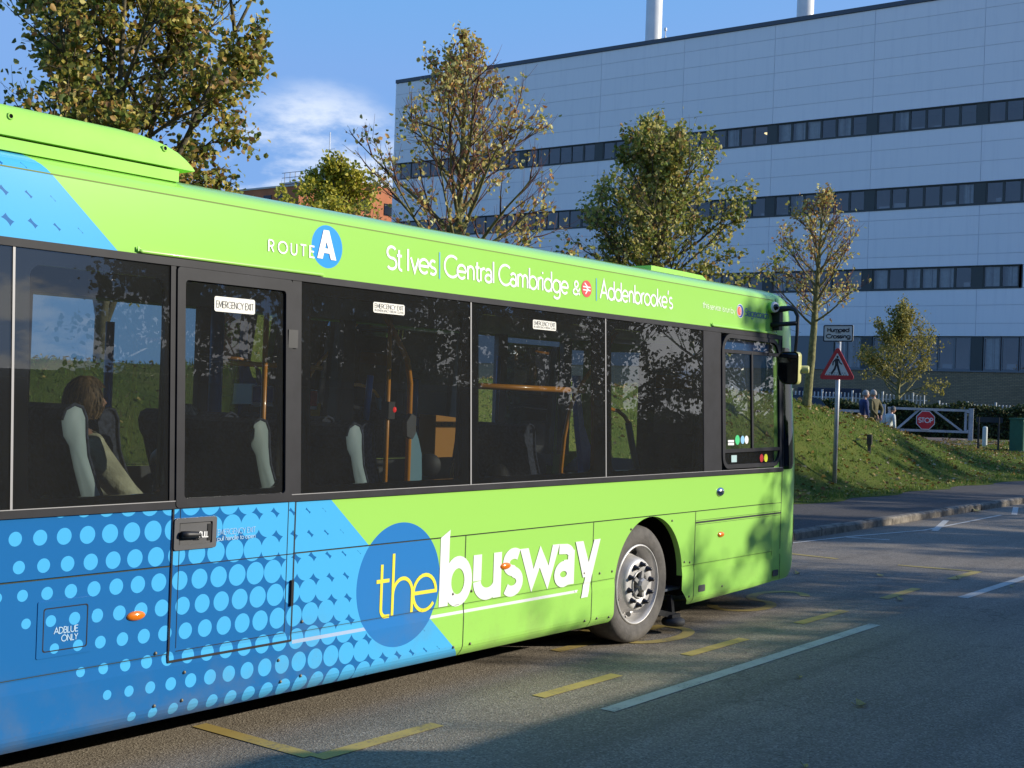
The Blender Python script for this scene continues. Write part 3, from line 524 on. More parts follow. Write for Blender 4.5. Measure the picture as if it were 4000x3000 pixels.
mb = MB(); mb.lathe((.80, .06, .06), (0, 0, 1), [(.02, 0), (.085, .004), (.095, .015), (.097, .035), (.092, .05), (.07, .062), (.06, .07), (0, .07)], 28); gw = mb.build('guide_wheel', mat('guide_tyre', (.03,.03,.032), .7), bus)
mb = MB(); mb.box(.73, .86, .03, .10, .13, .155); mb.bar((.80, .07, .14), (.45, .12, .22), .045); mb.bar((.80, .08, .15), (.80, .10, .3), .04); mb.build('guide_arm', Mdark, gw)
mb = MB(); mb.tube([(-4.55, .42, .17), (-4.1, .42, .17)], .075, 16); mb.build('air_tank', mat('tank_grey', (.35, .33, .30), .5), bus)
# ------------------------------------------------------------------ inside the bus
mb = MB(); mb.box(-9.1, -2.3, .09, YW-.09, .56, .60); mb.box(-2.3, 2.6, .09, YW-.09, .34, .36); mb.build('floor', Mflr, bus)
mb = MB(); mb.box(-9.1, 2.5, .10, YW-.10, 2.47, 2.50); mb.box(-9.1, -9.08, .1, YW-.1, .6, 2.47); mb.build('ceiling', Mlin, bus)
mb = MB()
mb.box(-9.1, 1.1, .055, .075, .985, 1.30); mb.box(-9.1, 1.1, YW-.075, YW-.06, .4, 1.30)
for s, hw in ((-8.1, .04), (-6.6, .04), (-5.238, .03), (-4.355, .015), (-3.51, .03), (-1.976, .04), (-.379, .05), (1.15, .04)): mb.box(s-hw, s+hw, .085, .11, 1.30, 2.47)
mb.build('side_lining', mat('dark_lining', (.07, .075, .08), .7), bus)
mb = MB()
for s in (-8.1, -6.6, -5.2, -3.72, -2.2, -.7, .9, 1.4, 2.5): mb.box(s-.07, s+.07, YW-.13, YW-.075, 1.30, 2.47)
mb.build('far_pillars', mat('pillar_grey', (.10, .11, .115), .7), bus)
fp = [-8.1, -6.6, -5.2, -3.72, -2.2, -.7, .9]
for s0, s1 in zip(fp, fp[1:]):
    mb = MB(); mb.add([far(s0, 1.30), far(s1, 1.30), far(s1, 2.46), far(s0, 2.46)], [(3,2,1,0)]); mb.build('far_window', Mglass2, bus)
mb = MB(); mb.add([far(1.4, .4), far(2.45, .4), far(2.45, 2.4), far(1.4, 2.4)], [(3,2,1,0)]); mb.build('entrance_door', Mglass, bus)
prof = [(-.245,1.70),(-.225,1.75),(-.175,1.775),(-.13,1.76),(-.105,1.71),(-.10,1.62),(-.085,1.52),(-.03,1.38),(.02,1.28),(.09,1.12),(.44,1.15),(.47,1.10),(.45,1.04),(.0,1.02),(-.075,1.20),(-.12,1.33),(-.165,1.46),(-.195,1.57),(-.23,1.62)]
edge = prof[:10]+[(.0,1.15)]+prof[14:]
def seat(x, y0, y1, dz, near=True):
    near = y0 < 1
    mb = MB(); mb.prism([(x+a, z+dz) for a, z in prof], y0, y1); o = mb.build('passenger_seat', Mseat, bus)
    if near:
        mb = MB(); lo = [Vector((x+a, z+dz)) for a, z in edge]; n = len(lo); ins = []
        for i in range(n): d = (lo[(i+1) % n]-lo[i-1]).normalized(); ins.append(lo[i]+Vector((d.y, -d.x))*.018)
        mb.add([(v.x, y0-.003, v.y) for v in lo]+[(v.x, y0-.016, v.y) for v in ins], [(i, (i+1) % n, n+(i+1) % n, n+i) for i in range(n)]+[tuple(range(n, 2*n))], 0, True); mb.build('seat_edge', Mpale, o)
    mb = MB(); mb.tube([(x+a, y0-.006, z+dz) for a, z in prof[:14]], .010, 6); mb.build('seat_piping', Mseat, o)
    mb = MB(); mb.box(x+.05, x+.35, y0+.2, y0+.26, .60 if x < -2 else .36, 1.03+dz); mb.build('seat_leg', Mdark, o)
for x, dz in ((-4.555, .005), (-3.35, -.06), (-2.585, -.085)): seat(x, .30, 1.12, dz)
for x in (-5.6, -6.5, -7.4): seat(x, .30, 1.12, .0)
for x, dz in ((-5.4, .03), (-4.45, .02), (-3.55, -.04), (-2.6, -.06), (-1.7, -.08), (.75, -.13)): seat(x, 1.42, 2.3, dz)
seat(-1.33, 1.38, 1.8, -.12)
def pole(pts, name='handrail', m_=Mpole, rad=.0175):
    mb = MB(); mb.tube(pts, rad, 10); return mb.build(name, m_, bus)
pole([(-2.955, .9, .6), (-2.955, .9, 2.47)]); pole([(-1.81, .9, .36), (-1.81, .9, 2.47)])
pole([(-1.575, .9, .36), (-1.578, .9, 1.6), (-1.58, .9, 1.95), (-1.62, .9, 2.12), (-1.70, .9, 2.22), (-1.80, .9, 2.34), (-1.92, .9, 2.47)], rad=.021)
pole([(-.80, .9, 1.955), (.62, .9, 1.95)], rad=.024); pole([(.33, .9, .36), (.33, .9, 1.3), (.36, .9, 1.55), (.43, .9, 1.80), (.53, .9, 1.95), (.75, .9, 2.15), (1.0, .9, 2.36), (1.1, .9, 2.47)])
pole([(.95, .95, 1.80), (1.12, .95, 1.80), (1.25, .95, 1.785), (1.36, .95, 1.74), (1.43, .95, 1.68)]); pole([(1.43, .95, 1.68), (1.50, .95, 1.5), (1.60, .95, 1.27), (1.62, .95, .4)], 'rail_post', Mslate, .03)
pole([(1.11, 2.2, 1.65), (1.12, 2.2, 2.25)], 'grab_pole', Mbpole, .02); pole([(1.11, 2.2, .4), (1.11, 2.2, 1.65)], 'grab_pole', Mslate, .02); pole([(-3.1, 2.3, 1.3), (-3.1, 2.3, 2.3)], 'grab_pole', Mbpole, .03); pole([(-.05, 2.2, 1.6), (-.05, 2.2, 2.0)], 'grab_pole', Mbpole, .03); pole([(-2.25, 2.2, 1.5), (-2.25, 2.2, 2.47)], 'grab_pole', Mbpole, .05)
mb = MB(); mb.prism([(1.93, 2.1), (2.0, 2.1), (2.02, 1.85), (2.08, 1.62), (2.18, 1.45), (2.35, 1.3), (2.35, .4), (2.12, .4), (2.08, 1.25), (2.0, 1.55), (1.94, 1.85)], 1.86, 1.92); mb.build('door_panel', mat('blue_panel', (.02, .17, .50), .35, coat=.4), bus)
mb = MB(); mb.prism([(-1.55, .4), (-1.42, .4), (-1.42, 1.3), (-1.43, 1.45), (-1.47, 1.56), (-1.53, 1.66), (-1.555, 1.64)], .90, .93); mb.build('screen_panel', mat('sky_panel', (.22, .42, .50), .4), bus)
mb = MB(); mb.prism([(-.462, 1.366), (-.24, 1.366), (-.215, 1.5), (-.205, 1.69), (-.462, 1.71)], 1.60, 1.78); bn_ = mb.build('litter_bin', mat('bin_orange', (.62, .26, .02), .5), bus)
mb = MB(); text(mb, 'LITTER', -.40, -.25, 1.625, .026, .0045, lambda s, z, o: (s, 1.598-o, z), 0); mb.build('lettering', Mink, bn_)
mb = MB(); mb.prism([(1.68, .36), (2.62, .36), (2.62, 2.42), (1.68, 2.42)], .98, 1.0); mb.box(1.66, 1.70, .3, 1.0, .36, 2.3); cb = mb.build('cab_bulkhead', Mcab, bus)
mb = MB(); plate(mb, [(1.86, 1.62), (2.5, 1.62), (2.5, 2.13), (1.86, 2.13)], lambda s, z, o: (s, .975, z), 0); mb.add([(1.655, .42, 1.60), (1.655, .82, 1.60), (1.655, .82, 2.14), (1.655, .42, 2.14)], [(0,3,2,1)]); nt = mb.build('notice_board', mat('notice_grey', (.12, .12, .11), .5), cb)
mb = MB(); mb.add([(1.653, .43, 2.0), (1.653, .81, 2.0), (1.653, .81, 2.12), (1.653, .43, 2.12)], [(0,3,2,1)]); mb.build('notice_header', mat('notice_brown', (.25, .10, .02), .5), cb)
mb = MB(); mb.tube([(.9, 1.25, 2.425), (2.3, 1.25, 2.425)], .022, 8); mb.build('strip_light', mat('tube_white', (.7, .8, .78), .4), bus)
mb = MB(); mb.lathe((-1.0, 1.2, 1.34), (-.6, -.8, .05), [(.0, .0), (.07, .0), (.085, .012), (.09, .03), (.085, .05), (.0, .05)], 24); dw_ = mb.build('seat_wheel_disc', Mcab, bus)
for z0, m_, s0, s1 in ((1.77, Mnavy, -1.74, -1.54), (1.75, Mred, -1.20, -1.06)):
    mb = MB(); mb.box(s0, s1, 2.36, 2.365, z0, z0+.12); ps = mb.build('window_poster', m_, bus); mb = MB(); mb.box(s0-.01, s1+.01, 2.366, 2.37, z0-.03, z0+.13); mb.build('poster_backing', Mwhite, ps)
mb = MB(); mb.box(-1.84, -1.775, .86, .93, 1.70, 1.82); bp = mb.build('bell_push', Mblack, bus); mb = MB(); mb.ball((-1.78, .86, 1.765), (.016, .012, .02), 10, 6); mb.build('red_button', emis('red_button', (.8, .02, .02), .5), bp)
mb = MB(); mb.prism([(-1.66, 1.58), (-1.60, 1.56), (-1.57, 1.60), (-1.57, 1.72), (-1.62, 1.74), (-1.67, 1.68)], .84, .88); mb.build('ticket_reader', Mpull, bus)
mb = MB(); mb.prism([(2.2, 1.0), (2.75, 1.0), (2.72, 1.22), (2.5, 1.30), (2.2, 1.16)], .2, 2.2); mb.build('dashboard', Mcab, bus)
mb = MB(); mb.prism([(1.72, .8), (2.1, .8), (2.1, .9), (1.9, .92), (1.86, 1.45), (1.72, 1.5)], .35, .8); mb.build('driver_seat', Mseat, bus)
mb = MB(); mb.tube([(2.25+.20*math.cos(R(a))*.5, .6+.22*math.sin(R(a)), 1.18+.10*math.cos(R(a))) for a in range(0, 361, 20)], .014, 6); mb.build('steering_wheel', Mblack, bus)
# ------------------------------------------------------------------ ground
def struct(o): return tag(o, kind='structure')
def smooth(a, c, x): t = min(1, max(0, (x-a)/(c-a))); return t*t*(3-2*t)
HX = [(-60, 2.1), (17.5, 2.1), (19, 2.06), (20.2, 1.99), (21.2, 1.84), (23.7, 1.64), (25.7, 1.35), (26.9, 1.17), (30, .80), (34, .55), (80, .5)]
def terr(x, y):
    bse = .12+.55*smooth(22, 44, x)*smooth(3.8, 6.5, y)
    h = np.interp(x, [q[0] for q in HX], [q[1] for q in HX])
    py = smooth(5.1, 8.2, y)*(1-smooth(8.5, 12.0, y)) if y < 40 else 0
    return bse + max(0, h-bse)*py + (.025*math.sin(x*1.9+y*.7)*math.sin(y*2.3-x*.4) if 4.8 < y < 20 else 0)
def asphalt(name, a, c, speck):
    m_ = bpy.data.materials.new(name); m_.use_nodes = True; n = NB(m_.node_tree); p = m_.node_tree.nodes['Principled BSDF']; tc = n.new('ShaderNodeTexCoord').outputs['Object']
    big = n.noise(tc, .55, 6, .6); col = n.mix(n.ramp(big, .3, .7), a, c)
    v = n.new('ShaderNodeTexVoronoi'); v.inputs['Scale'].default_value = 95; n.l.new(tc, v.inputs['Vector']); sx = n.new('ShaderNodeSeparateXYZ'); n.l.new(v.outputs['Color'], sx.inputs[0])
    col = n.mix(n.m('MULTIPLY', n.ramp(sx.outputs[0], .55, .98), .55), col, speck); col = n.mix(n.m('MULTIPLY', n.ramp(sx.outputs[1], .7, 1.), .6), col, tuple(q*.35 for q in a))
    fine = n.noise(tc, 240, 3, .7); col = n.mix(n.m('MULTIPLY', n.ramp(fine, .45, .75), .3), col, tuple(q*.4 for q in a))
    stain = n.noise(tc, 1.7, 7, .7); col = n.mix(n.m('MULTIPLY', n.ramp(stain, .58, .72), .35), col, tuple(q*.45 for q in a))
    mpp = n.new('ShaderNodeMapping'); mpp.inputs['Scale'].default_value = (.04, 1.5, 1); n.l.new(tc, mpp.inputs[0]); col = n.mix(n.m('MULTIPLY', n.ramp(n.noise(mpp.outputs[0], 1.6, 4, .6), .42, .68), .38), col, tuple(q*.52 for q in a))
    wv = n.new('ShaderNodeVectorMath', operation='ADD'); ncol = n.new('ShaderNodeTexNoise'); ncol.inputs['Scale'].default_value = 2.2; n.l.new(tc, ncol.inputs['Vector']); sc3 = n.new('ShaderNodeVectorMath', operation='SCALE'); n.l.new(ncol.outputs['Color'], sc3.inputs[0]); sc3.inputs[3].default_value = .8; n.l.new(tc, wv.inputs[0]); n.l.new(sc3.outputs[0], wv.inputs[1])
    ck = n.new('ShaderNodeTexVoronoi', feature='DISTANCE_TO_EDGE'); ck.inputs['Scale'].default_value = .42; n.l.new(wv.outputs[0], ck.inputs['Vector']); col = n.mix(n.m('MULTIPLY', n.m('MULTIPLY', n.ramp(ck.outputs['Distance'], .010, .003), n.ramp(n.noise(tc, .35, 3), .48, .6)), .30), col, tuple(q*.3 for q in a))
    n.l.new(col, p.inputs['Base Color']); p.inputs['Roughness'].default_value = .9; p.inputs['Specular IOR Level'].default_value = .25
    bn = n.new('ShaderNodeBump'); bn.inputs['Strength'].default_value = .6; bn.inputs['Distance'].default_value = .006; n.l.new(n.m('ADD', v.outputs['Distance'], fine), bn.inputs['Height']); n.l.new(bn.outputs[0], p.inputs['Normal']); return m_
Mroad = asphalt('asphalt', (.222, .186, .140), (.280, .236, .180), (.50, .44, .35)); Mpave = asphalt('pavement_tarmac', (.095, .083, .072), (.12, .105, .092), (.22, .195, .17)); Mpath = asphalt('path_tarmac', (.17, .135, .125), (.21, .17, .155), (.28, .24, .22))
mb = MB(); mb.add([(-400,-400,-.03),(900,-400,-.03),(900,900,-.03),(-400,900,-.03)], [(0,1,2,3)]); struct(mb.build('ground', mat('earth', (.10, .11, .05), .95, var=.3, vscale=.1)))
mb = MB(); mb.add([(-80,-5.0,0),(120,-5.0,0),(120,2.5,0),(-80,2.5,0)], [(0,1,2,3)]); struct(mb.build('road', Mroad))
mb = MB(); mb.box(-80, 120, 2.62, 4.75, -.02, .12); struct(mb.build('pavement', Mpave))
mb = MB(); mb.box(-80, 120, -9.5, -5.0, -.02, .10); struct(mb.build('pavement_behind', Mpave))
mb = MB(); random.seed(4)
for i in range(95):
    x = -20+.915*i; dz = random.uniform(-.006, .006); dy = random.uniform(-.008, .008)
    L_ = [(2.50+dy, -.02), (2.50+dy, .095+dz), (2.525+dy, .122+dz), (2.625, .123+dz), (2.625, -.02)]; mb.prism(L_, x+.006, x+.909, 0, 0)
struct(mb.build('kerb', mat('kerb_concrete', (.20, .17, .13), .9, var=.45, vscale=7, bump=.4, bscale=40)))
# markings, each 4 mm over the road
def worn(name, col, wear):
    m_ = bpy.data.materials.new(name); m_.use_nodes = True; n = NB(m_.node_tree); p = m_.node_tree.nodes['Principled BSDF']; tc = n.new('ShaderNodeTexCoord').outputs['Object']
    f = n.noise(tc, 38, 6, .75); g = n.noise(tc, 3, 4, .6); c = n.mix(n.ramp(n.m('ADD', f, n.m('MULTIPLY', n.m('SUBTRACT', g, .5), .6)), .56, .68), col, wear); c = n.mix(n.m('MULTIPLY', n.ramp(g, .35, .7), .35), c, tuple(q*.6 for q in col))
    n.l.new(c, p.inputs['Base Color']); p.inputs['Roughness'].default_value = .85; return m_
Mym = worn('worn_yellow_paint', (.46, .34, .095), (.22, .18, .12)); Mwm = worn('worn_white_paint', (.56, .53, .45), (.2, .2, .19))
flat = lambda s, z, o: (s, z, .004+o)
mb = MB()
for a, c in (((-3.75,-.48),(-2.80,-.48)), ((-1.83,-.49),(-.91,-.49)), ((.05,-.485),(1.0,-.485)), ((2.02,-.48),(3.02,-.48)), ((4.05,-.455),(5.05,-.43)), ((6.1,-.43),(7.09,-.43)), ((6.85,2.3),(5.9,2.3))): ribbon(mb, [a, c], .10, flat, 0, 0, 9)
for a, c in (((-3.75,-.43),(-3.75,.45)), ((7.04,-.38),(6.84,.45)), ((-3.75,1.2),(-3.75,2.2)), ((6.8,1.2),(6.8,2.2))): ribbon(mb, [a, c], .10, flat, 0, 0, 9)
struct(mb.build('bay_marking', Mym))
def road_word(mb, word, x0, h, ys, wd):
    for ch, yr in zip(word, ys):          # letters read by a driver going +X; yr = right-hand edge (low y), wd = letter width
        adv, st = GL[ch]; k = wd/(adv-.08)
        for j, q in enumerate(st): ribbon(mb, [(x0+z*h, yr+wd-a*k) for a, z in q], .10, flat, .0006*j, 0, 9)
mb = MB(); road_word(mb, 'BUS', 2.17, 1.55, (1.45, .80, .15), .42); road_word(mb, 'STOP', -.55, 1.57, (1.85, 1.23, .58, -.08), .40); struct(mb.build('bus_stop_marking', Mym))
mb = MB(); 
for x0, x1 in ((-8.4,-4.1), (-1.82, 2.5), (4.76, 9.05), (11.3, 15.6), (17.9, 22.2)): ribbon(mb, [(x0,-1.0),(x1,-.98)], .105, flat, 0, 0, 9)
struct(mb.build('lane_marking', Mwm))
mb = MB()
for pts, wd in (([(7.9,2.36),(9.5,2.19)], .05), ([(9.5,2.19),(11.55,1.80),(15.8,1.90)], .06), ([(9.4,2.18),(9.62,1.62)], .09), ([(11.6,1.66),(13.67,2.18)], .10), ([(16.15,1.77),(18.1,2.30)], .10), ([(20.6,1.8),(22.6,2.3)], .10)): ribbon(mb, pts, wd, flat, 0 if wd > .07 else .0005, 0, 9)
struct(mb.build('crossing_marking', Mwm))
# grass bank behind the bus
xs_ = list(np.arange(-30, 62, .45)) + [70, 90, 130, 200, 400, 800]; ys_ = list(np.arange(4.5, 16, .3)) + list(np.arange(16, 30, 1.)) + [35, 45, 60, 100, 200, 400, 800]
xs_ = [-400, -100, -60] + xs_
rg = random.Random(7)
ge = {x: 4.5+.10*math.sin(x*2.1)+.07*rg.uniform(-1, 1) for x in xs_}
vs = [(x, (ge[x] if j == 0 else y), (terr(x, y)+.012) if j else .124) for x in xs_ for j, y in enumerate(ys_)]; ny = len(ys_)
mg = bpy.data.materials.new('grass'); mg.use_nodes = True; n = NB(mg.node_tree); p = mg.node_tree.nodes['Principled BSDF']; tc = n.new('ShaderNodeTexCoord').outputs['Object']
c = n.mix(n.ramp(n.noise(tc, 1.3, 6, .65), .3, .7), (.10, .16, .025), (.20, .225, .045)); c = n.mix(n.m('MULTIPLY', n.ramp(n.noise(tc, 9, 6, .7), .5, .7), .6), c, (.20, .16, .06)); c = n.mix(n.m('MULTIPLY', n.ramp(n.noise(tc, 34, 4, .7), .45, .7), .7), c, (.055, .095, .016))
n.l.new(c, p.inputs['Base Color']); p.inputs['Roughness'].default_value = .95; p.inputs['Specular IOR Level'].default_value = .1; bn = n.new('ShaderNodeBump'); bn.inputs['Strength'].default_value = 1; bn.inputs['Distance'].default_value = .08; n.l.new(n.noise(tc, 28, 5, .8), bn.inputs['Height']); n.l.new(bn.outputs[0], p.inputs['Normal'])
mb = MB(); mb.add(vs, [(i*ny+j, (i+1)*ny+j, (i+1)*ny+j+1, i*ny+j+1) for i in range(len(xs_)-1) for j in range(ny-1)], 0, True); struct(mb.build('grass_bank', mg))
def fast_mesh(name, V, Fq, mats, parent=None, smooth=False, k=4):
    """V (n,3), Fq (m,k) arrays"""
    me = bpy.data.meshes.new(name); V = np.asarray(V, np.float32); Fq = np.asarray(Fq, np.int32); me.vertices.add(len(V)); me.vertices.foreach_set('co', V.ravel())
    me.loops.add(Fq.size); me.loops.foreach_set('vertex_index', Fq.ravel()); me.polygons.add(len(Fq)); me.polygons.foreach_set('loop_start', np.arange(0, Fq.size, k, dtype=np.int32)); me.polygons.foreach_set('loop_total', np.full(len(Fq), k, np.int32))
    for m_ in (mats if isinstance(mats, (list, tuple)) else [mats]): me.materials.append(m_)
    me.update(calc_edges=True); me.validate(); o = bpy.data.objects.new(name, me); COL.objects.link(o)
    if parent is not None: o.parent = parent
    return o
def island_mat(name, stops, rough=.6, transl=.35, spec=.3):
    """each leaf or blade takes its own colour"""
    m_ = bpy.data.materials.new(name); m_.use_nodes = True; t = m_.node_tree; n = NB(t); p = t.nodes['Principled BSDF']
    g = n.new('ShaderNodeNewGeometry'); cr = n.new('ShaderNodeValToRGB'); n.l.new(g.outputs['Random Per Island'], cr.inputs[0]); cr.color_ramp.interpolation = 'CONSTANT'
    els = cr.color_ramp.elements; els[0].position = 0; els[0].color = (*stops[0][1], 1); els[1].position = stops[1][0]; els[1].color = (*stops[1][1], 1)
    for ps, c in stops[2:]: e = els.new(ps); e.color = (*c, 1)
    n.l.new(cr.outputs[0], p.inputs['Base Color']); p.inputs['Roughness'].default_value = rough; p.inputs['Specular IOR Level'].default_value = spec
    if transl:
        tr = n.new('ShaderNodeBsdfTranslucent'); n.l.new(cr.outputs[0], tr.inputs[0]); mx = n.new('ShaderNodeMixShader'); mx.inputs[0].default_value = transl; n.l.new(p.outputs[0], mx.inputs[1]); n.l.new(tr.outputs[0], mx.inputs[2]); n.l.new(mx.outputs[0], t.nodes['Material Output'].inputs[0])
    return m_
def leaves(P, size, rng, curl=.35, updir=None):
    """six-cornered folded leaves at points P"""
    n = len(P); d = rng.normal(size=(n, 3)); d[:, 2] -= .35; d /= np.linalg.norm(d, axis=1)[:, None]
    e = rng.normal(size=(n, 3)); 
    if updir is not None: d[:, 2] *= .25; d /= np.linalg.norm(d, axis=1)[:, None]; e = np.tile(np.array(updir, float), (n, 1)) + .35*e; e = np.cross(e, d)
    e -= d*(e*d).sum(1)[:, None]; e /= np.linalg.norm(e, axis=1)[:, None]; nn = np.cross(d, e); s = size*rng.uniform(.6, 1.25, (n, 1))
    tmpl = [(0, 0, 0), (.30, .38, curl*.5), (.72, .30, curl*.3), (1, 0, -.1*curl), (.72, -.30, curl*.3), (.30, -.38, curl*.5)]
    V = np.stack([P + d*s*a + e*s*c + nn*s*h for a, c, h in tmpl], 1).reshape(-1, 3); b0 = np.arange(n)[:, None]*6
    return V, np.concatenate([b0+np.array([[0,1,2,3]]), b0+np.array([[0,3,4,5]])])
rng = np.random.default_rng(11)
# grass blades along the part of the bank in view
N = 62000; gx = np.where(rng.uniform(0, 1, N) < .22, rng.uniform(-6, 8, N), rng.uniform(7, 44, N)); gy = 4.55+rng.uniform(0, 1, N)**1.1*6.5; gz = np.array([terr(a, c) for a, c in zip(gx, gy)]); a = rng.uniform(0, 2*PI, N); hh = rng.uniform(.025, .075, N)*(1+.8*(np.sin(gx*1.7)*np.sin(gy*2.9) > .35)); wd = rng.uniform(.008, .016, N); ln = rng.uniform(-.05, .05, (N, 2))
ok = gy > 4.56+.1*np.sin(gx*2.1)
B = np.stack([gx, gy, gz], 1); T = B+np.stack([ln[:, 0], ln[:, 1], hh], 1); sd = np.stack([np.cos(a)*wd, np.sin(a)*wd, 0*a], 1); V = np.stack([B-sd, B+sd, T], 1)[ok].reshape(-1, 3)
o = fast_mesh('grass_blades', V, np.arange(len(V)).reshape(-1, 3), island_mat('grass_blade', [(0, (.10, .175, .024)), (.35, (.165, .24, .036)), (.65, (.23, .275, .05)), (.86, (.32, .26, .10))], .7, .3), k=3); tag(o, kind='stuff')
LST = [(0, (.26, .155, .04)), (.2, (.34, .23, .06)), (.45, (.42, .30, .12)), (.65, (.20, .10, .03)), (.8, (.36, .33, .06)), (.92, (.48, .40, .24))]
Mlitter = island_mat('dead_leaf', LST, .7, .15)
N = 8200; lx = np.where(rng.uniform(0, 1, N) < .28, rng.uniform(-6, 8, N), rng.uniform(7, 42, N)); ly = 4.7+rng.uniform(0, 1, N)**.8*7; P = np.stack([lx, ly, np.array([terr(a, c)+.05 for a, c in zip(lx, ly)])], 1); V, Fq = leaves(P, np.where(lx < 9, .055, .105)[:, None], rng, .5, (0, 0, 1)); tag(fast_mesh('fallen_leaves', V, Fq, Mlitter), kind='stuff')
# single leaves lying on the road
Mleafy = mat('yellow_leaf', (.40, .30, .07), .6, var=.3, vscale=30)
LF = [((-.065,-1.45), .055, 'crumpled yellow leaf on the shaded road below the long white line'), ((-.565,-2.10), .085, 'yellow leaf with a long stalk lying on the dark shaded road'), ((-2.12,-2.42), .06, 'yellow leaf cut off by the bottom edge of the picture'), ((4.05,-.63), .09, 'pale curled leaf beside the yellow dash right of the painted S'), ((5.65,.2), .10, 'upright curled leaf on the road ahead of the bus front'), ((6.0,-1.12), .075, 'brown leaf on the road beyond the second white line'), ((6.15,-.5), .08, 'dark leaf lying near the far corner of the yellow bay'), ((16.1,2.42), .20, 'large leaf leaning against the kerb'), ((5.0,.9), .08, 'small pale leaf on the road just ahead of the bus')]
for i, ((x, y), s, lab) in enumerate(LF):
    rr = random.Random(i); a = rr.uniform(-.6, .6); cs, sn = math.cos(a), math.sin(a); cl = rr.uniform(.25, .6)
    mb = MB(); pts = [(-.5,0,.1),(-.25,.34,cl),(.15,.36,cl*.7),(.5,0,.12),(.15,-.34,cl*.5),(-.25,-.32,cl*.3),(0,0,.02)]; q = [(x+s*(u*cs-v*sn), y+s*(u*sn+v*cs), .006+s*h) for u, v, h in pts]
    mb.add(q, [(6,0,1),(6,1,2),(6,2,3),(6,3,4),(6,4,5),(6,5,0)], 0, True); mb.tube([q[0], (x-s*cs, y-s*sn, .012+s*.3)], .002, 5)
    tag(mb.build('fallen_leaf', Mleafy), lab, 'leaf', 'single leaves fallen on the road')
# entrance path on the right beyond the bank
mb = MB(); c0 = [(30.0, 12.6), (36.0, 10.9), (40, 9.55), (44, 8.3), (50, 6.6), (62, 3)]; c1 = [(32.0, 17.5), (38, 15.2), (42.3, 13.2), (46.3, 11.5), (53, 8.8), (66, 4)]; q = []
for (a, c), (d, e) in zip(c0, c1):
    for k in range(5): x, y = a+(d-a)*k/4, c+(e-c)*k/4; q.append((x, y, terr(x, y)+.035))
mb.add(q, [(i*5+k, i*5+k+1, (i+1)*5+k+1, (i+1)*5+k) for i in range(5) for k in range(4)]); struct(mb.build('entrance_path', Mpath))
mb = MB(); q = [Vector((x, y, terr(x, y)+.05)) for x, y in ((23.6, 6.3), (24.2, 5.9), (24.8, 5.5))]
mb.bar(q[0]+Vector((0,.5,.02)), q[2]+Vector((.2,.4,.02)), .3, .05); tag(mb.build('stone_slab', mat('slab_concrete', (.33, .32, .31), .9, var=.3)), 'pale flat concrete slab lying in the grass by the foot of the bank', 'slab')

# ------------------------------------------------------------------ large grey building (facade looks down -X)
XB = 55.8; YE = 6.0; YC = 54.0; bldg = tag(empty('office_building', (XB, 20, .6)), 'large grey panelled building with long ribbon windows filling the right of the picture', 'building')
def bpart(mb, name, m_, par=None):
    o = mb.build(name, m_); o.parent = par or bldg; o.matrix_parent_inverse = Matrix.Translation((-XB, -20, -.6)) if par is None else Matrix.Identity(4); return o
Mclad = bpy.data.materials.new('grey_cladding'); Mclad.use_nodes = True; n = NB(Mclad.node_tree); p = Mclad.node_tree.nodes['Principled BSDF']; g = n.new('ShaderNodeNewGeometry'); tc = n.new('ShaderNodeTexCoord').outputs['Object']
c = n.mix(g.outputs['Random Per Island'], (.83, .835, .85), (.86, .86, .875)); mp = n.new('ShaderNodeMapping'); mp.inputs['Scale'].default_value = (1, 3, .25); n.l.new(tc, mp.inputs[0]); c = n.mix(n.m('MULTIPLY', n.ramp(n.noise(mp.outputs[0], 1.2, 5, .6), .45, .75), .35), c, (.71, .72, .76)); n.l.new(c, p.inputs['Base Color']); p.inputs['Roughness'].default_value = .45
Mjoint = mat('joint_blue', (.58, .60, .66), .6); Mframe = mat('window_frame_dark', (.055, .062, .06), .5); Mbrick = bpy.data.materials.new('buff_brick'); Mbrick.use_nodes = True; n = NB(Mbrick.node_tree); p = Mbrick.node_tree.nodes['Principled BSDF']; tc = n.new('ShaderNodeTexCoord').outputs['Object']
mp = n.new('ShaderNodeMapping'); mp.inputs['Rotation'].default_value = (R(90), 0, R(90)); n.l.new(tc, mp.inputs[0]); cb_ = n.new('ShaderNodeCombineXYZ'); sx = n.new('ShaderNodeSeparateXYZ'); n.l.new(tc, sx.inputs[0]); n.l.new(sx.outputs['Y'], cb_.inputs[0]); n.l.new(sx.outputs['Z'], cb_.inputs[1])
br = n.new('ShaderNodeTexBrick'); n.l.new(cb_.outputs[0], br.inputs['Vector']); br.inputs['Scale'].default_value = 1; br.inputs['Brick Width'].default_value = .225; br.inputs['Row Height'].default_value = .075; br.inputs['Mortar Size'].default_value = .010; br.inputs['Color1'].default_value = (.34, .25, .14, 1); br.inputs['Color2'].default_value = (.26, .19, .105, 1); br.inputs['Mortar'].default_value = (.13, .11, .09, 1)
n.l.new(n.mix(n.m('MULTIPLY', n.ramp(n.noise(tc, .8, 5), .4, .7), .3), br.outputs[0], (.16, .12, .07)), p.inputs['Base Color']); p.inputs['Roughness'].default_value = .9
yj = [15.2+5.6*k for k in range(-2, 7)]; yedges = [YE]+[y for y in yj if YE < y < YC]+[YC]
zl = [[16.9, 17.78, 18.72, 19.66, 20.6, 21.52, 22.28], [13.0, 14.02, 14.97, 15.83], [8.9, 9.48, 10.43, 11.37, 11.9], [5.46, 6.09, 6.98, 7.8]]
mb = MB()
for zr in zl:
    for za, zb in zip(zr, zr[1:]):
        for ya, yb in zip(yedges, yedges[1:]): mb.box(XB, XB+.05, ya+.013, yb-.013, za+.011, zb-.011)
bpart(mb, 'cladding', Mclad)
mb = MB()
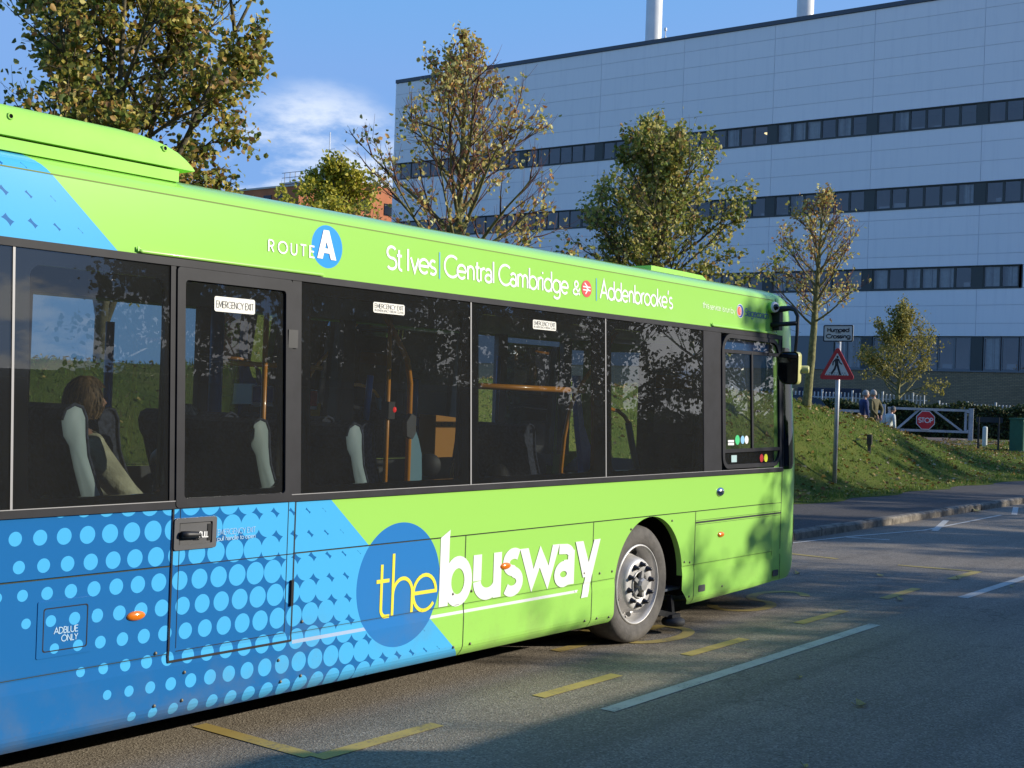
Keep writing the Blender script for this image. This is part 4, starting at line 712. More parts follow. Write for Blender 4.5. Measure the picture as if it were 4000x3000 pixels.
for zr in zl: mb.box(XB+.025, XB+.30, YE, YC-.02, zr[0]+.002, zr[-1]-.002)
bpart(mb, 'panel_backing', Mjoint)
mb = MB(); mb.box(XB-.06, XB+.5, YE, YC, 22.29, 22.52); mb.box(XB+.3, XB+40, YE, YC+.0, 22.2, 22.28); bpart(mb, 'roof_edge', mat('roof_edge_dark', (.07, .085, .11), .5))
mb = MB(); mb.box(XB+.31, XB+40, YC-.3, YC, .3, 22.19); mb.box(XB+.02, XB+.3, YC-.02, YC+.01, 5.4, 22.2); bpart(mb, 'end_wall', Mclad)
mb = MB(); mb.box(XB+.02, XB+.3, YE, YC-.05, .3, 3.72); bpart(mb, 'brick_base', Mbrick)
mb = MB(); 
for i in range(7): mb.box(XB-.06, XB+.0, 20.9, 24.4, 2.30+.066*i, 2.345+.066*i)
bpart(mb, 'louvre_panel', mat('louvre_navy', (.02, .03, .07), .5))
mb = MB()
for z0, z1 in ((15.9, 16.85), (11.95, 12.95), (7.85, 8.85), (3.8, 5.4)):
    mb.add([(XB+5, YE, z0-.9), (XB+5, YC-.4, z0-.9), (XB+5, YC-.4, z1+.9), (XB+5, YE, z1+.9)], [(0,3,2,1)]); mb.add([(XB+.31, YE, z0-.75), (XB+5, YE, z0-.75), (XB+5, YC-.4, z0-.75), (XB+.31, YC-.4, z0-.75)], [(0,1,2,3)]); mb.add([(XB+.31, YE, z1+.75), (XB+5, YE, z1+.75), (XB+5, YC-.4, z1+.75), (XB+.31, YC-.4, z1+.75)], [(0,3,2,1)])
    for y in yj: mb.box(XB+.4, XB+5, y-.06, y+.06, z0-.7, z1+.7)
bpart(mb, 'interior_rooms', mat('room_paint', (.58, .51, .50), .8, var=.15, vscale=.4))
Mbg = glass_mat('office_glass', (.80, .82, .85), 3.2); Mcurt = mat('curtain', (.50, .56, .56), .8, var=.12, vscale=4); Mlampb = emis('ceiling_light_on', (1., .78, .36), 1.5); Mmullg = mat('mullion_grey', (.17, .18, .19), .5)
def window(y0, y1, z0, z1, rr, frame):
    mb = MB(); f = .055; X0, X1 = XB+.06, XB+.14
    mb.box(X0, X1, y0, y1, z0, z0+f*1.6); mb.box(X0, X1, y0, y1, z1-f, z1); mb.box(X0, X1, y0, y0+f, z0+f*1.6, z1-f); mb.box(X0, X1, y1-f, y1, z0+f*1.6, z1-f); wn = bpart(mb, 'window', frame)
    mb = MB(); mb.add([(XB+.10, y0+f, z0+f*1.6), (XB+.10, y1-f, z0+f*1.6), (XB+.10, y1-f, z1-f), (XB+.10, y0+f, z1-f)], [(0,3,2,1)]); bpart(mb, 'pane', Mbg, wn)
    q = rr.random()
    if q < .30:
        mb = MB(); wv = [(XB+.28+.03*math.sin(k*2.2), y0+.05+(y1-y0-.1)*(rr.random() < .5 and 1 or .55)*k/9) for k in range(10)]; mb.add([(x, y, z0) for x, y in wv]+[(x, y, z1) for x, y in wv], [(k, k+1, 11+k, 10+k) for k in range(9)], 0, True); bpart(mb, 'curtain', Mcurt, wn)
    elif q < .345:
        mb = MB(); zc_ = z1-.10-rr.random()*.15; mb.box(XB+1.2, XB+1.5, y0+.1, y1-.05, zc_, zc_+.07); bpart(mb, 'ceiling_lamp', Mlampb, wn)
    elif q < .6:
        mb = MB(); mb.box(XB+.25, XB+.5, y0+.15, y0+.15+rr.uniform(.2, .6), z0, z0+rr.uniform(.1, .35)); bpart(mb, 'sill_clutter', mat('paper_white', (.5, .52, .55), .7) if 'paper_white' not in bpy.data.materials else bpy.data.materials['paper_white'], wn)
rr = random.Random(21); nwin = 0; rest = MB(); pill = MB()
WR = ((15.83, 16.9, YE), (11.9, 13.0, YE), (7.8, 8.9, 13.1))
for yi in yj:
    for z0, z1, ylim in WR:
        pill.box(XB+.04, XB+.2, yi-.265, yi+.265, z0+.006, z1-.006)
        for k in range(6):
            y0 = yi+.27+k*.843; y1 = y0+.838
            if y0 < ylim-.1 or y1 > YC-.4: continue
            if y0 < 38.2 and y1 > 12.4 and nwin < 86: window(y0, y1, z0+.004, z1-.004, rr, Mframe); nwin += 1
            else: rest.box(XB+.06, XB+.14, y0, y1, z0+.01, z0+.09); rest.box(XB+.06, XB+.14, y0, y1, z1-.06, z1-.01); rest.box(XB+.06, XB+.14, y0, y0+.055, z0+.09, z1-.06); rest.add([(XB+.10, y0+.055, z0+.09), (XB+.10, y1, z0+.09), (XB+.10, y1, z1-.06), (XB+.10, y0+.055, z1-.06)], [(0,3,2,1)], 1)
for yi in yj:
    for k, yk in enumerate((.22, 1.02, 1.85, 2.7, 3.55, 4.4)):
        y0 = yi+yk; y1 = y0+.80
        if y0 < 11.5 or y0 > 22 or nwin >= 98: continue
        window(y0, y1, 3.78, 5.42, rr, Mmullg); nwin += 1
    pill.box(XB+.05, XB+.2, yi-.35, yi+.2, 3.75, 5.44)
o = bpart(rest, 'distant_windows', [Mframe, Mbg]); o['kind'] = 'stuff'
for z0, z1, ylim in WR: 
    pill.box(XB-.02, XB+.2, max(YE, ylim-.02), YC-.05, z0-.028, z0+.002); pill.box(XB-.02, XB+.2, max(YE, ylim-.02), YC-.05, z1-.002, z1+.026)
    if ylim > YE: pill.box(XB+.0, XB+.2, ylim-.05, ylim, z0, z1)
bpart(pill, 'pier_panels', Mframe)
mb = MB(); mb.box(XB, XB+.05, YE, 13.04, 7.81, 8.89); bpart(mb, 'cladding_end', Mclad); mb = MB(); mb.box(XB-.03, XB+.3, YE, YC-.05, 3.72, 3.78); mb.box(XB+.0, XB+.3, 22.5, YC-.05, 3.78, 5.45); bpart(mb, 'sill_course', Mmullg)
# flues and rod on the roof
Mflue = mat('flue_paint', (.72, .71, .67), .45, var=.04, vscale=1.5)
def flue(x, y, rad, lab):
    mb = MB(); mb.lathe((x, y, 22.1), (0, 0, 1), [(rad, 0), (rad, 9), (rad*.9, 9.02), (rad*.9, 8)], 40); o = mb.build('chimney', Mflue); tag(o, lab, 'chimney', 'round white chimneys on the grey roof')
    mb = MB(); mb.lathe((x, y, 22.2), (0, 0, 1), [(rad+.02, 4.5), (rad+.03, 4.52), (rad+.03, 4.62), (rad+.02, 4.64)], 40); mb.build('chimney_band', Mflue, o)
flue(59.9, 36.6, .50, 'tall round white chimney with a thin rod beside it on the roof'); flue(59.0, 26.2, .47, 'round white chimney on the roof, its top outside the picture at the right')
mb = MB(); mb.tube([(58.6, 34.97, 22.2), (58.6, 34.97, 23.9)], .03, 6); mb.box(58.54, 58.66, 34.91, 35.03, 23.85, 24.02); mb.box(58.56, 58.64, 34.93, 35.01, 23.3, 23.5); tag(mb.build('roof_mast', Mflue), 'thin white rod standing on the roof beside the chimney', 'mast')
# red brick building far left
Mred_b = mat('red_brick', (.42, .145, .065), .9, var=.12, vscale=.5); rb = tag(empty('brick_building', (100, 105, 0)), 'distant red brick building with rooftop railings behind the yellow tree', 'building')
def rpart(mb, name, m_): o = mb.build(name, m_); o.parent = rb; o.matrix_parent_inverse = Matrix.Translation((-100, -105, 0)); return o
mb = MB(); mb.box(99, 125, 101.5, 112, 0, 25.9); mb.box(94.5, 99, 104, 118, 0, 24.6); rpart(mb, 'wall', Mred_b)
mb = MB(); mb.box(98.9, 125, 101.4, 112.1, 25.9, 26.1); mb.box(94.4, 98.9, 103.9, 118, 24.6, 24.8); rpart(mb, 'roof_edge', mat('pale_coping', (.45, .45, .44), .7))
mb = MB()
for i in range(12): mb.box(99.2, 99.26, 101.6+i*.9, 101.66+i*.9, 26.1, 27.3)
for z in (26.7, 27.3): mb.box(99.2, 99.25, 101.6, 112, z, z+.06); mb.box(99.2, 124, 101.6, 101.65, z, z+.06)
rpart(mb, 'railing', Mmullg)
mb = MB()
for y in (106, 108.5): mb.box(94.42, 94.5, y, y+1.3, 22.6, 23.8)
for x in (102, 106, 110): mb.box(x, x+1.6, 101.42, 101.5, 22.6, 24)
rpart(mb, 'window', Mdglass)
mb = MB(); mb.box(99.5, 101.5, 104, 106, 26.1, 27.2); rpart(mb, 'plant_box', Mmullg)
mb = MB(); mb.tube([(99.5, 104.4, 26), (99.5, 104.4, 31.6)], .07, 6); mb.bar((99.5, 103.4, 29.6), (99.5, 105.0, 29.6), .05); rpart(mb, 'aerial', Mflue)
# ------------------------------------------------------------------ trees
Mbark = mat('bark', (.115, .095, .055), .9, var=.35, vscale=14, bump=.5, bscale=30); Mbark2 = mat('bark_greenish', (.20, .185, .07), .9, var=.4, vscale=10, bump=.5, bscale=30); Mtwig = mat('twig_red', (.15, .065, .045), .8, var=.2)
def tubes(paths, rads, sides):
    """many small tapered tubes as arrays"""
    V, Fs, o = [], [], 0
    for P, r_ in zip(paths, rads):
        P = np.asarray(P, float); m_ = len(P); d = np.gradient(P, axis=0); d /= np.linalg.norm(d, axis=1)[:, None]+1e-9; ref = np.array([.31, .83, .47]); e1 = np.cross(d, ref); e1 /= np.linalg.norm(e1, axis=1)[:, None]+1e-9; e2 = np.cross(d, e1)
        rr = np.linspace(r_[0], r_[1], m_)[:, None] if len(r_) == 2 else np.asarray(r_)[:, None]
        for k in range(sides): t = 2*PI*k/sides; V.append(P+(e1*math.cos(t)+e2*math.sin(t))*rr)
        idx = np.arange(m_-1)
        for k in range(sides): k2 = (k+1) % sides; Fs.append(np.stack([o+k*m_+idx, o+k2*m_+idx, o+k2*m_+idx+1, o+k*m_+idx+1], 1))
        o += sides*m_
    return np.concatenate(V), np.concatenate(Fs)
def tree(name, label, base, H, envelope, h0, nprim, n2, n3, leafn, lsize, seed, trunk_r, lmat, bark, group='autumn trees on the bank', lean=(0, 0), lift=(25, 60), keep=None, multi=0, twigmat=None, reach=1.):
    rng = np.random.default_rng(seed); bx, by, bz = base; root = tag(empty(name, base), label, 'tree', group)
    t = np.linspace(0, 1, 14); wob = np.cumsum(rng.normal(0, .012*H/9, (14, 2)), axis=0); wob[:3] *= .3
    TP = np.stack([lean[0]*t+wob[:, 0], lean[1]*t+wob[:, 1], t*H], 1)
    big, bigr, mid, midr, twg, twr, LP = [TP], [trunk_r*(1-t)**.85*.97+.008], [], [], [], [], []
    def at_(u): return np.array([np.interp(u, t, TP[:, i]) for i in range(3)])
    stems = [(TP, 1.0)]
    for i in range(multi):
        a = 2*PI*(i+rng.uniform(0, .6))/multi; L = H*rng.uniform(.55, .8); s0 = at_(h0*.75); pts = [s0]; el = R(rng.uniform(72, 83)); st = L/8
        for k in range(8): el += R(rng.uniform(-3, 4)); pts.append(pts[-1]+st*np.array([math.cos(a)*math.cos(el), math.sin(a)*math.cos(el), math.sin(el)]))
        big.append(np.array(pts)); bigr.append((trunk_r*.6, .012)); stems.append((np.array(pts), .8))
    for i in range(nprim):
        u = h0+(1-h0)*((i+rng.uniform(0, .8))/nprim)*.97; az = i*2.39996+rng.uniform(-.4, .4); R_ = np.interp(u, *zip(*envelope))*rng.uniform(.75, 1.12)*reach
        el = R(lift[0]+(lift[1]-lift[0])*u+rng.uniform(-8, 8)); L = R_/max(.62, math.cos(el)); TPs, sc_ = stems[i % len(stems)] if multi else stems[0]
        if multi and TPs is not TP: j = min(len(TPs)-1, int(u*len(TPs))); p0 = TPs[j]; L *= .75
        else: p0 = at_(u)
        pts = [p0]; e_ = el
        for k in range(6): az += rng.uniform(-.13, .13); e_ += R(rng.uniform(-6, 9)); pts.append(pts[-1]+L/6*np.array([math.cos(az)*math.cos(e_), math.sin(az)*math.cos(e_), math.sin(e_)]))
        pts = np.array(pts); r1 = max(.012, min(trunk_r*.40, .010+.013*L)); big.append(pts); bigr.append((r1, .006))
        for j in range(n2):
            f = .18+.82*(j+rng.uniform(0, .9))/n2; q = pts[0]+0; fi = min(5, int(f*6)); q = pts[fi]+(pts[fi+1]-pts[fi])*(f*6-fi); L2 = L*(.50-.28*f)*rng.uniform(.7, 1.25); a2 = az+rng.choice([-1, 1])*rng.uniform(.4, 1.1); e2 = e_+R(rng.uniform(-30, 20)); p2 = [q]
            for k in range(4): a2 += rng.uniform(-.2, .2); e2 += R(rng.uniform(-6, 10)); p2.append(p2[-1]+L2/4*np.array([math.cos(a2)*math.cos(e2), math.sin(a2)*math.cos(e2), math.sin(e2)]))
            p2 = np.array(p2); mid.append(p2); midr.append((max(.006, r1*.4), .004)); LP += [p2[2], p2[3], p2[4]]
            for k in range(n3):
                g = rng.uniform(.3, 1); gi = min(3, int(g*4)); q3 = p2[gi]+(p2[gi+1]-p2[gi])*(g*4-gi); a3 = a2+rng.uniform(-1.3, 1.3); e3 = e2+R(rng.uniform(-35, 35)); L3 = max(.12, L2*.45)*rng.uniform(.6, 1.4); d3 = np.array([math.cos(a3)*math.cos(e3), math.sin(a3)*math.cos(e3), math.sin(e3)])
                p3 = np.array([q3, q3+d3*L3*.5, q3+d3*L3+np.array([0, 0, .03])]); twg.append(p3); twr.append((.0045, .0022)); LP += [p3[1], p3[2], (p3[0]+p3[1])/2]
    V1, F1 = tubes(big, bigr, 8); o1 = fast_mesh('trunk', V1, F1, bark, root); o1.data.polygons.foreach_set('use_smooth', [True]*len(o1.data.polygons))
    crown = empty('crown'); crown.parent = root
    V2, F2 = tubes(mid, midr, 4); V3, F3 = tubes(twg, twr, 3); fast_mesh('branches', np.concatenate([V2, V3]), np.concatenate([F2, F3+len(V2)]), twigmat or bark, crown)
    LP = np.array(LP); w_ = np.ones(len(LP)) if keep is None else np.array([keep(p) for p in LP]); cl = np.clip(np.array([math.sin(p[0]*2.9+seed)*math.sin(p[1]*2.7)*math.sin(p[2]*2.3+1) for p in LP])*.9+.55, .08, 1.3); w_ = w_*cl
    idx = rng.choice(len(LP), leafn, p=w_/w_.sum()); P = LP[idx]+rng.normal(0, lsize*.9, (leafn, 3)); V, Fq = leaves(P, lsize, rng); fast_mesh('foliage', V, Fq, lmat, crown)
    return root
Mlf1 = island_mat('lime_leaf', [(0, (0.122, 0.171, 0.037)), (.18, (0.232, 0.268, 0.055)), (.38, (0.390, 0.354, 0.073)), (.58, (0.573, 0.464, 0.091)), (.74, (0.512, 0.305, 0.091)), (.86, (0.268, 0.146, 0.055)), (.93, (0.805, 0.683, 0.220))], .5, .4)
Mlf2 = island_mat('dry_leaf', [(0, (0.593, 0.484, 0.124)), (.28, (0.719, 0.578, 0.203)), (.48, (0.625, 0.344, 0.094)), (.62, (0.344, 0.359, 0.085)), (.80, (0.468, 0.203, 0.078)), (.90, (0.850, 0.781, 0.344))], .5, .35)
Mlf3 = island_mat('yellow_leaf_green', [(0, (0.394, 0.358, 0.036)), (.35, (0.538, 0.484, 0.054)), (.65, (0.269, 0.287, 0.036)), (.85, (0.717, 0.609, 0.090))], .5, .4)
Mlf4 = island_mat('olive_leaf', [(0, (0.195, 0.244, 0.043)), (.22, (0.329, 0.342, 0.067)), (.46, (0.512, 0.439, 0.104)), (.68, (0.159, 0.183, 0.043)), (.80, (0.732, 0.634, 0.232)), (.93, (0.415, 0.244, 0.085))], .5, .4)
Mlf5 = island_mat('dark_leaf', [(0, (.03, .055, .015)), (.4, (.045, .075, .02)), (.75, (.07, .085, .025)), (.92, (.10, .08, .03))], .5, .12)
z_ = lambda x, y: terr(x, y)-.05
tree('lime_tree', 'large dense brown and green autumn tree behind the rear of the bus', (2.02, 9.62, z_(2.02, 9.62)), 7.9, [(0, 1.2), (.2, 1.85), (.45, 2.05), (.7, 1.8), (.9, 1.0), (1, .4)], .17, 62, 9, 5, 30000, .088, 3, .11, Mlf1, Mbark, multi=5, lift=(8, 58), reach=1.)
tree('lime_tree', 'half bare tree with greenish trunk in front of the left edge of the grey building', (9.3, 9.6, z_(9.3, 9.6)), 6.25, [(0, 1.9), (.2, 2.15), (.4, 2.0), (.6, 1.4), (.8, .75), (1, .25)], .24, 44, 7, 5, 3600, .085, 8, .12, Mlf2, Mbark2, lift=(22, 60), twigmat=Mtwig, lean=(.1, -.12))
tree('lime_tree', 'bushy olive and yellow tree in the middle, behind the front half of the bus', (15.4, 9.1, z_(15.4, 9.1)), 5.35, [(0, 1.7), (.12, 2.2), (.35, 2.05), (.6, 1.4), (.8, .85), (1, .4)], .16, 54, 9, 5, 16000, .092, 15, .13, Mlf4, Mbark, lift=(12, 62))
tree('lime_tree', 'small thin tree with few leaves standing on the bank beside the crossing sign', (19.9, 7.62, z_(19.9, 7.62)), 4.9, [(0, 1.0), (.2, 1.15), (.45, 1.1), (.65, .85), (.85, .45), (1, .15)], .36, 32, 6, 5, 2000, .075, 23, .105, Mlf2, Mbark2, lift=(22, 60), twigmat=Mtwig, lean=(.14, -.18))
tree('lime_tree', 'bright yellow green tree low behind the bus roof below the cloud', (15.8, 19.1, .6), 6.9, [(0, 1.5), (.3, 1.7), (.6, 1.3), (.85, .7), (1, .2)], .3, 34, 7, 4, 9000, .105, 31, .10, Mlf3, Mbark, lift=(20, 60))
tree('lime_tree', 'yellow green tree between the big left tree and the half bare one', (11.2, 15.4, .9), 4.3, [(0, 1.), (.3, 1.8), (.6, 1.6), (.85, .8), (1, .2)], .25, 30, 7, 4, 8000, .10, 33, .10, Mlf3, Mbark, lift=(20, 60))
tree('small_tree', 'low spreading olive green tree in front of the hedge and brick wall', (44.0, 14.6, .75), 4.7, [(0, 1.2), (.2, 1.9), (.45, 1.75), (.7, 1.0), (1, .4)], .30, 34, 7, 5, 6000, .10, 41, .10, island_mat('small_tree_leaf', [(0, (.26, .24, .05)), (.4, (.40, .33, .07)), (.75, (.19, .18, .045)), (.9, (.55, .44, .14))], .5, .35), Mbark2, lift=(12, 66), lean=(.1, -.2))
# trees across the road, behind the photographer: they shade the road and show in the bus windows
row = [(8.8, -16.5, 5.5, 2.2), (12.4, -15.5, 5.3, 2.5), (15.6, -18.0, 6.0, 2.5), (18.1, -17.5, 10.2, 2.3), (22.0, -14.0, 7.4, 2.2), (25.2, -18.5, 9.8, 2.6), (28.0, -13.0, 8.7, 2.5), (33.5, -17.5, 10.9, 2.6), (38.5, -13.5, 9.4, 2.5), (30.0, -23.0, 11.7, 2.7), (45.0, -16.0, 10.7, 2.7), (11.9, -10.4, 8.4, 1.9)]
for i, (x, y, H, rad) in enumerate(row):
    tree('roadside_tree', 'leafy tree across the road, seen only in the bus windows and by its shadow', (x, y, 0), H, [(0, .9*rad), (.15, 1.0*rad), (.45, rad), (.75, .75*rad), (1, .2*rad)], .12, 34, 7, 4, 9500 if i < 3 else 9500 if i == 11 else 6500, .14, 60+i, .16, Mlf5, Mbark, 'trees across the road', lift=(12, 60))
# ------------------------------------------------------------------ people
def skin_mesh(joints, edges, sub=2):
    """joints = [(xyz, radius or (rx, ry))], one smooth skinned surface -> (verts, faces)"""
    me = bpy.data.meshes.new('tmp'); me.from_pydata([j[0] for j in joints], edges, []); ob = bpy.data.objects.new('tmp', me); COL.objects.link(ob)
    ob.modifiers.new('skin', 'SKIN').use_smooth_shade = True
    for i, (pos, r_) in enumerate(joints): sv = me.skin_vertices[0].data[i]; sv.radius = r_ if hasattr(r_, '__len__') else (r_, r_); sv.use_root = (i == 0)
    s_ = ob.modifiers.new('sub', 'SUBSURF'); s_.levels = sub; s_.render_levels = sub
    dg = bpy.context.evaluated_depsgraph_get(); ev = ob.evaluated_get(dg); em = ev.to_mesh(); v = [tuple(q.co) for q in em.vertices]; f = [tuple(q.vertices) for q in em.polygons]; ev.to_mesh_clear()
    bpy.data.objects.remove(ob); bpy.data.meshes.remove(me); return v, f
def head_mesh(c, yaw, s=1.0):
    """egg-shaped head with brow, nose, chin, lips and ears, looking along yaw"""
    vs, fs, n, m_ = [], [], 20, 16
    for j in range(m_+1):
        ph = PI*j/m_; zc = math.cos(ph)
        for k in range(n):
            t = 2*PI*k/n; x, y, z = .095*math.sin(ph)*math.cos(t), .074*math.sin(ph)*math.sin(t), .118*zc
            if z < 0: x *= 1+.10*math.cos(t)*(z/-.118); y *= 1-.25*(z/-.118); x += .012*(-z/.118)
            fr = max(0, math.cos(t))**6
            if abs(z+.02) < .03: x += fr*.024*(1-abs(z+.02)/.03)
            if abs(z-.022) < .016: x -= fr*.006
            if abs(z+.062) < .012: x += fr*.006
            vs.append((x, y, z))
    fs = [(j*n+k, (j+1)*n+k, (j+1)*n+(k+1)%n, j*n+(k+1)%n) for j in range(m_) for k in range(n)]
    for sgn in (1, -1):
        o = len(vs)
        for j in range(7):
            ph = PI*j/6
            for k in range(8): t = 2*PI*k/8; vs.append((-.005+.017*math.sin(ph)*math.cos(t), sgn*(.075+.008*math.sin(ph)*math.sin(t)), -.008+.03*math.cos(ph)))
        fs += [(o+j*8+k, o+(j+1)*8+k, o+(j+1)*8+(k+1)%8, o+j*8+(k+1)%8) for j in range(6) for k in range(8)]
    cs, sn = math.cos(yaw), math.sin(yaw); return [(c[0]+s*(x*cs-y*sn), c[1]+s*(x*sn+y*cs), c[2]+s*z) for x, y, z in vs], fs
def hair_mesh(c, yaw, length=.0, s=1.0, seed=1, full=1.08):
    rr = random.Random(seed); vs, n, m_ = [], 40, 22; zb = -.03-length
    for j in range(m_+1):
        u = j/m_; z = .128-(.128-zb)*u**1.3
        for k in range(n):
            t = 2*PI*k/n; rad = math.sqrt(max(0, 1-(max(z, 0)/.129)**2)); jit = 1+rr.uniform(-.045, .045)*(1 if j > 2 else 0); x, y = .108*rad*math.cos(t)*full*jit, .088*rad*math.sin(t)*full*jit
            if length and z < 0: x *= 1+.12*math.sin(-z/length*2.2); y *= 1+.14*math.sin(-z/length*2.2)
            if math.cos(t) > (.42 if not length else .74) and z < .055: x *= .6; y *= .7
            vs.append((x, y, z+(rr.uniform(-.012, .012) if j == m_ else 0)))
    cs, sn = math.cos(yaw), math.sin(yaw); fs = [(j*n+k, (j+1)*n+k, (j+1)*n+(k+1)%n, j*n+(k+1)%n) for j in range(m_) for k in range(n)]
    return [(c[0]+s*(x*cs-y*sn), c[1]+s*(x*sn+y*cs), c[2]+s*z) for x, y, z in vs], fs
def strands(c, yaw, length, n, seed, s=1.0):
    # flat locks lying over the crown and hanging to the nape
    rr = random.Random(seed); mb = MB(); cs, sn = math.cos(yaw), math.sin(yaw)
    for i in range(n):
        t = rr.uniform(0, 2*PI); front = math.cos(t) > .70; zb = (.062 if front else -.03-length*rr.uniform(.7, 1.12)); k = rr.uniform(1.0, 1.09); pts = []; dt = rr.uniform(-.10, .10); wd = rr.uniform(.003, .0075)
        for j in range(9):
            z = .126-(.126-zb)*(j/8)**1.15; rad = math.sqrt(max(.002, 1-(max(z, 0)/.130)**2)); tj = t+dt*(j/8)
            if length and z < 0: rad *= 1.03-.25*(z/-(length+.03))**2+.10*math.sin(-z/(length+.03)*3)
            x, y = .108*rad*math.cos(tj)*k, .088*rad*math.sin(tj)*k; x += .006*math.sin(j*1.3+i); y += .005*math.sin(j*1.7+i*2); pts.append((Vector((c[0]+s*(x*cs-y*sn), c[1]+s*(x*sn+y*cs), c[2]+s*z)), Vector((-math.sin(tj+yaw), math.cos(tj+yaw), 0))))
        mb.add([p_-e*wd*(1-.5*q/8) for q, (p_, e) in enumerate(pts)]+[p_+e*wd*(1-.5*q/8) for q, (p_, e) in enumerate(pts)], [(q, q+1, 10+q, 9+q) for q in range(8)], 0, True)
    return mb.v, mb.f
def hand_joints(w_, d, side_, palm_n, base, J, Ed, bend=.35):
    """palm, five separate bent fingers and a thumb grown from wrist joint w_ along d"""
    d = Vector(d).normalized(); sd = Vector(side_).normalized(); pn = Vector(palm_n).normalized(); w_ = Vector(w_); a = len(J); J.append((tuple(w_+d*.05), (.030, .016))); Ed.append((base, a))
    for i, (off, L) in enumerate(((-.027, .062), (-.009, .072), (.010, .068), (.028, .052))):
        p1 = w_+d*.085+sd*off; p2 = p1+d*L*.5*math.cos(bend)+pn*L*.5*math.sin(bend); p3 = p2+d*L*.5*math.cos(bend*2)+pn*L*.5*math.sin(bend*2); k = len(J); J += [(tuple(p1), .0095), (tuple(p2), .0085), (tuple(p3), .007)]; Ed += [(a, k), (k, k+1), (k+1, k+2)]
    p1 = w_+d*.03-sd*.035+pn*.01; p2 = p1+d*.035-sd*.018+pn*.012; k = len(J); J += [(tuple(p1), .012), (tuple(p2), .009)]; Ed += [(a, k), (k, k+1)]
def put(mesh, name, m_, parent=None, smooth=True):
    mb = MB()
    for v, f in (mesh if isinstance(mesh, list) else [mesh]): mb.add(v, f, 0, smooth)
    return mb.build(name, m_, parent)
Mskin = mat('skin', (.50, .28, .20), .5, var=.08)
def cloth(name, col): return mat(name, col, .85, var=.22, vscale=11, bump=.5, bscale=22)
def standing(label, group, pos, yaw, h, hairc, topc, legc, coat, arms, stoop=0., hairlen=0.):
    k = h/1.75; cs, sn = math.cos(yaw), math.sin(yaw)
    W = lambda x, y, z: (pos[0]+k*(x*cs-y*sn), pos[1]+k*(x*sn+y*cs), pos[2]+k*z); D_ = lambda x, y, z: (x*cs-y*sn, x*sn+y*cs, z)
    sh = .05*stoop
    tor = [((0,0,.93), (.15,.10)), ((.0,0,1.08), (.135,.10)), ((.01+sh*.5,0,1.25), (.16,.115)), ((.01+sh,0,1.40), (.15,.10)), ((.02+sh*1.4,0,1.50), .055), ((.03+sh*1.8,0,1.58), .05)]
    J = [(W(*p_), tuple(q*k for q in r_) if hasattr(r_, '__len__') else r_*k) for p_, r_ in tor]; Ed = [(i, i+1) for i in range(5)]
    jk = list(J[:4]); je = [(0,1),(1,2),(2,3),(3,4)]; jk = [(p_, tuple(q*1.13 for q in r_)) for p_, r_ in jk]+[(J[4][0], J[4][1]*1.25)]
    for s_ in (1, -1):
        el, wr, hd = arms[0 if s_ == 1 else 1]; a = len(J); pts = [((.0+sh, s_*.17, 1.43), .062), (el, .046), (wr, .030)]
        J += [(W(*p_), r_*k) for p_, r_ in pts]; Ed += [(3, a), (a, a+1), (a+1, a+2)]; hand_joints(W(*wr), D_(*hd), D_(hd[2], 0, -hd[0]) if abs(hd[2]) > .5 else D_(0,0,1), D_(0, -s_, 0), a+2, J, Ed)
        b0 = len(jk); jk += [(W(*p_), r_*k*1.25) for p_, r_ in pts]; je += [(3, b0), (b0, b0+1), (b0+1, b0+2)]
    tr = [(W(0,0,.95), (.155*k, .115*k))]; te = []
    for s_ in (1, -1):
        a = len(J); pts = [((0, s_*.09, .86), .085), ((.02, s_*.10, .48), .056), ((-.02, s_*.10, .09), .042), ((.12, s_*.11, .04), .035)]; J += [(W(*p_), r_*k) for p_, r_ in pts]; Ed += [(0, a), (a, a+1), (a+1, a+2), (a+2, a+3)]
        b0 = len(tr); tr += [(W(*p_), r_*k*1.25) for p_, r_ in pts[:3]]; te += [(0, b0), (b0, b0+1), (b0+1, b0+2)]
    if coat: c0 = len(jk); jk += [(W(0, 0, .8), (.17*k, .13*k)), (W(0, 0, .62), (.175*k, .135*k))]; je += [(0, c0), (c0, c0+1)]
    hc = W(.055+sh*2.3, 0, 1.655); v, f = skin_mesh(J, Ed); hv, hf = head_mesh(hc, yaw, k*1.02)
    o = put([(v, f), (hv, hf)], 'person', Mskin); tag(o, label, 'person', group)
    put(skin_mesh(jk, je), 'coat' if coat else 'jacket', cloth('jacket_cloth', topc), o); put(skin_mesh(tr, te), 'trousers', cloth('trouser_cloth', legc), o); put(hair_mesh(hc, yaw, hairlen, k, 3, 1.02), 'hair', mat('hair', hairc, .7, var=.3, vscale=60), o)
    return o
face_r = math.atan2(-.798, .603)
dn = ((.02, .25, 1.15), (.06, .26, .90), (.2, 0, -1)); dn2 = ((.02, -.25, 1.15), (.06, -.26, .90), (.2, 0, -1)); back1 = ((-.10, .26, 1.16), (-.20, .08, .98), (-.1, 0, -1)); back2 = ((-.10, -.26, 1.16), (-.20, -.08, .98), (-.1, 0, -1))
GP = 'people standing beyond the grass bank'
standing('grey haired person in a navy jacket standing beyond the bank, facing right', GP, (29.87, 10.26, .55), face_r+.1, 1.80, (.30, .285, .27), (.022, .035, .105), (.03, .045, .11), False, (dn, dn2))
standing('person in a long olive brown coat standing behind the navy jacket', GP, (30.95, 10.35, .58), face_r+2.2, 1.80, (.40, .34, .29), (.11, .095, .04), (.03, .03, .03), True, (back1, back2))
standing('dark haired person in a white jacket in front of the gate', GP, (31.66, 10.13, .33), face_r+.45, 1.56, (.10, .095, .09), (.60, .63, .58), (.05, .05, .06), False, (dn, dn2), 1.0)
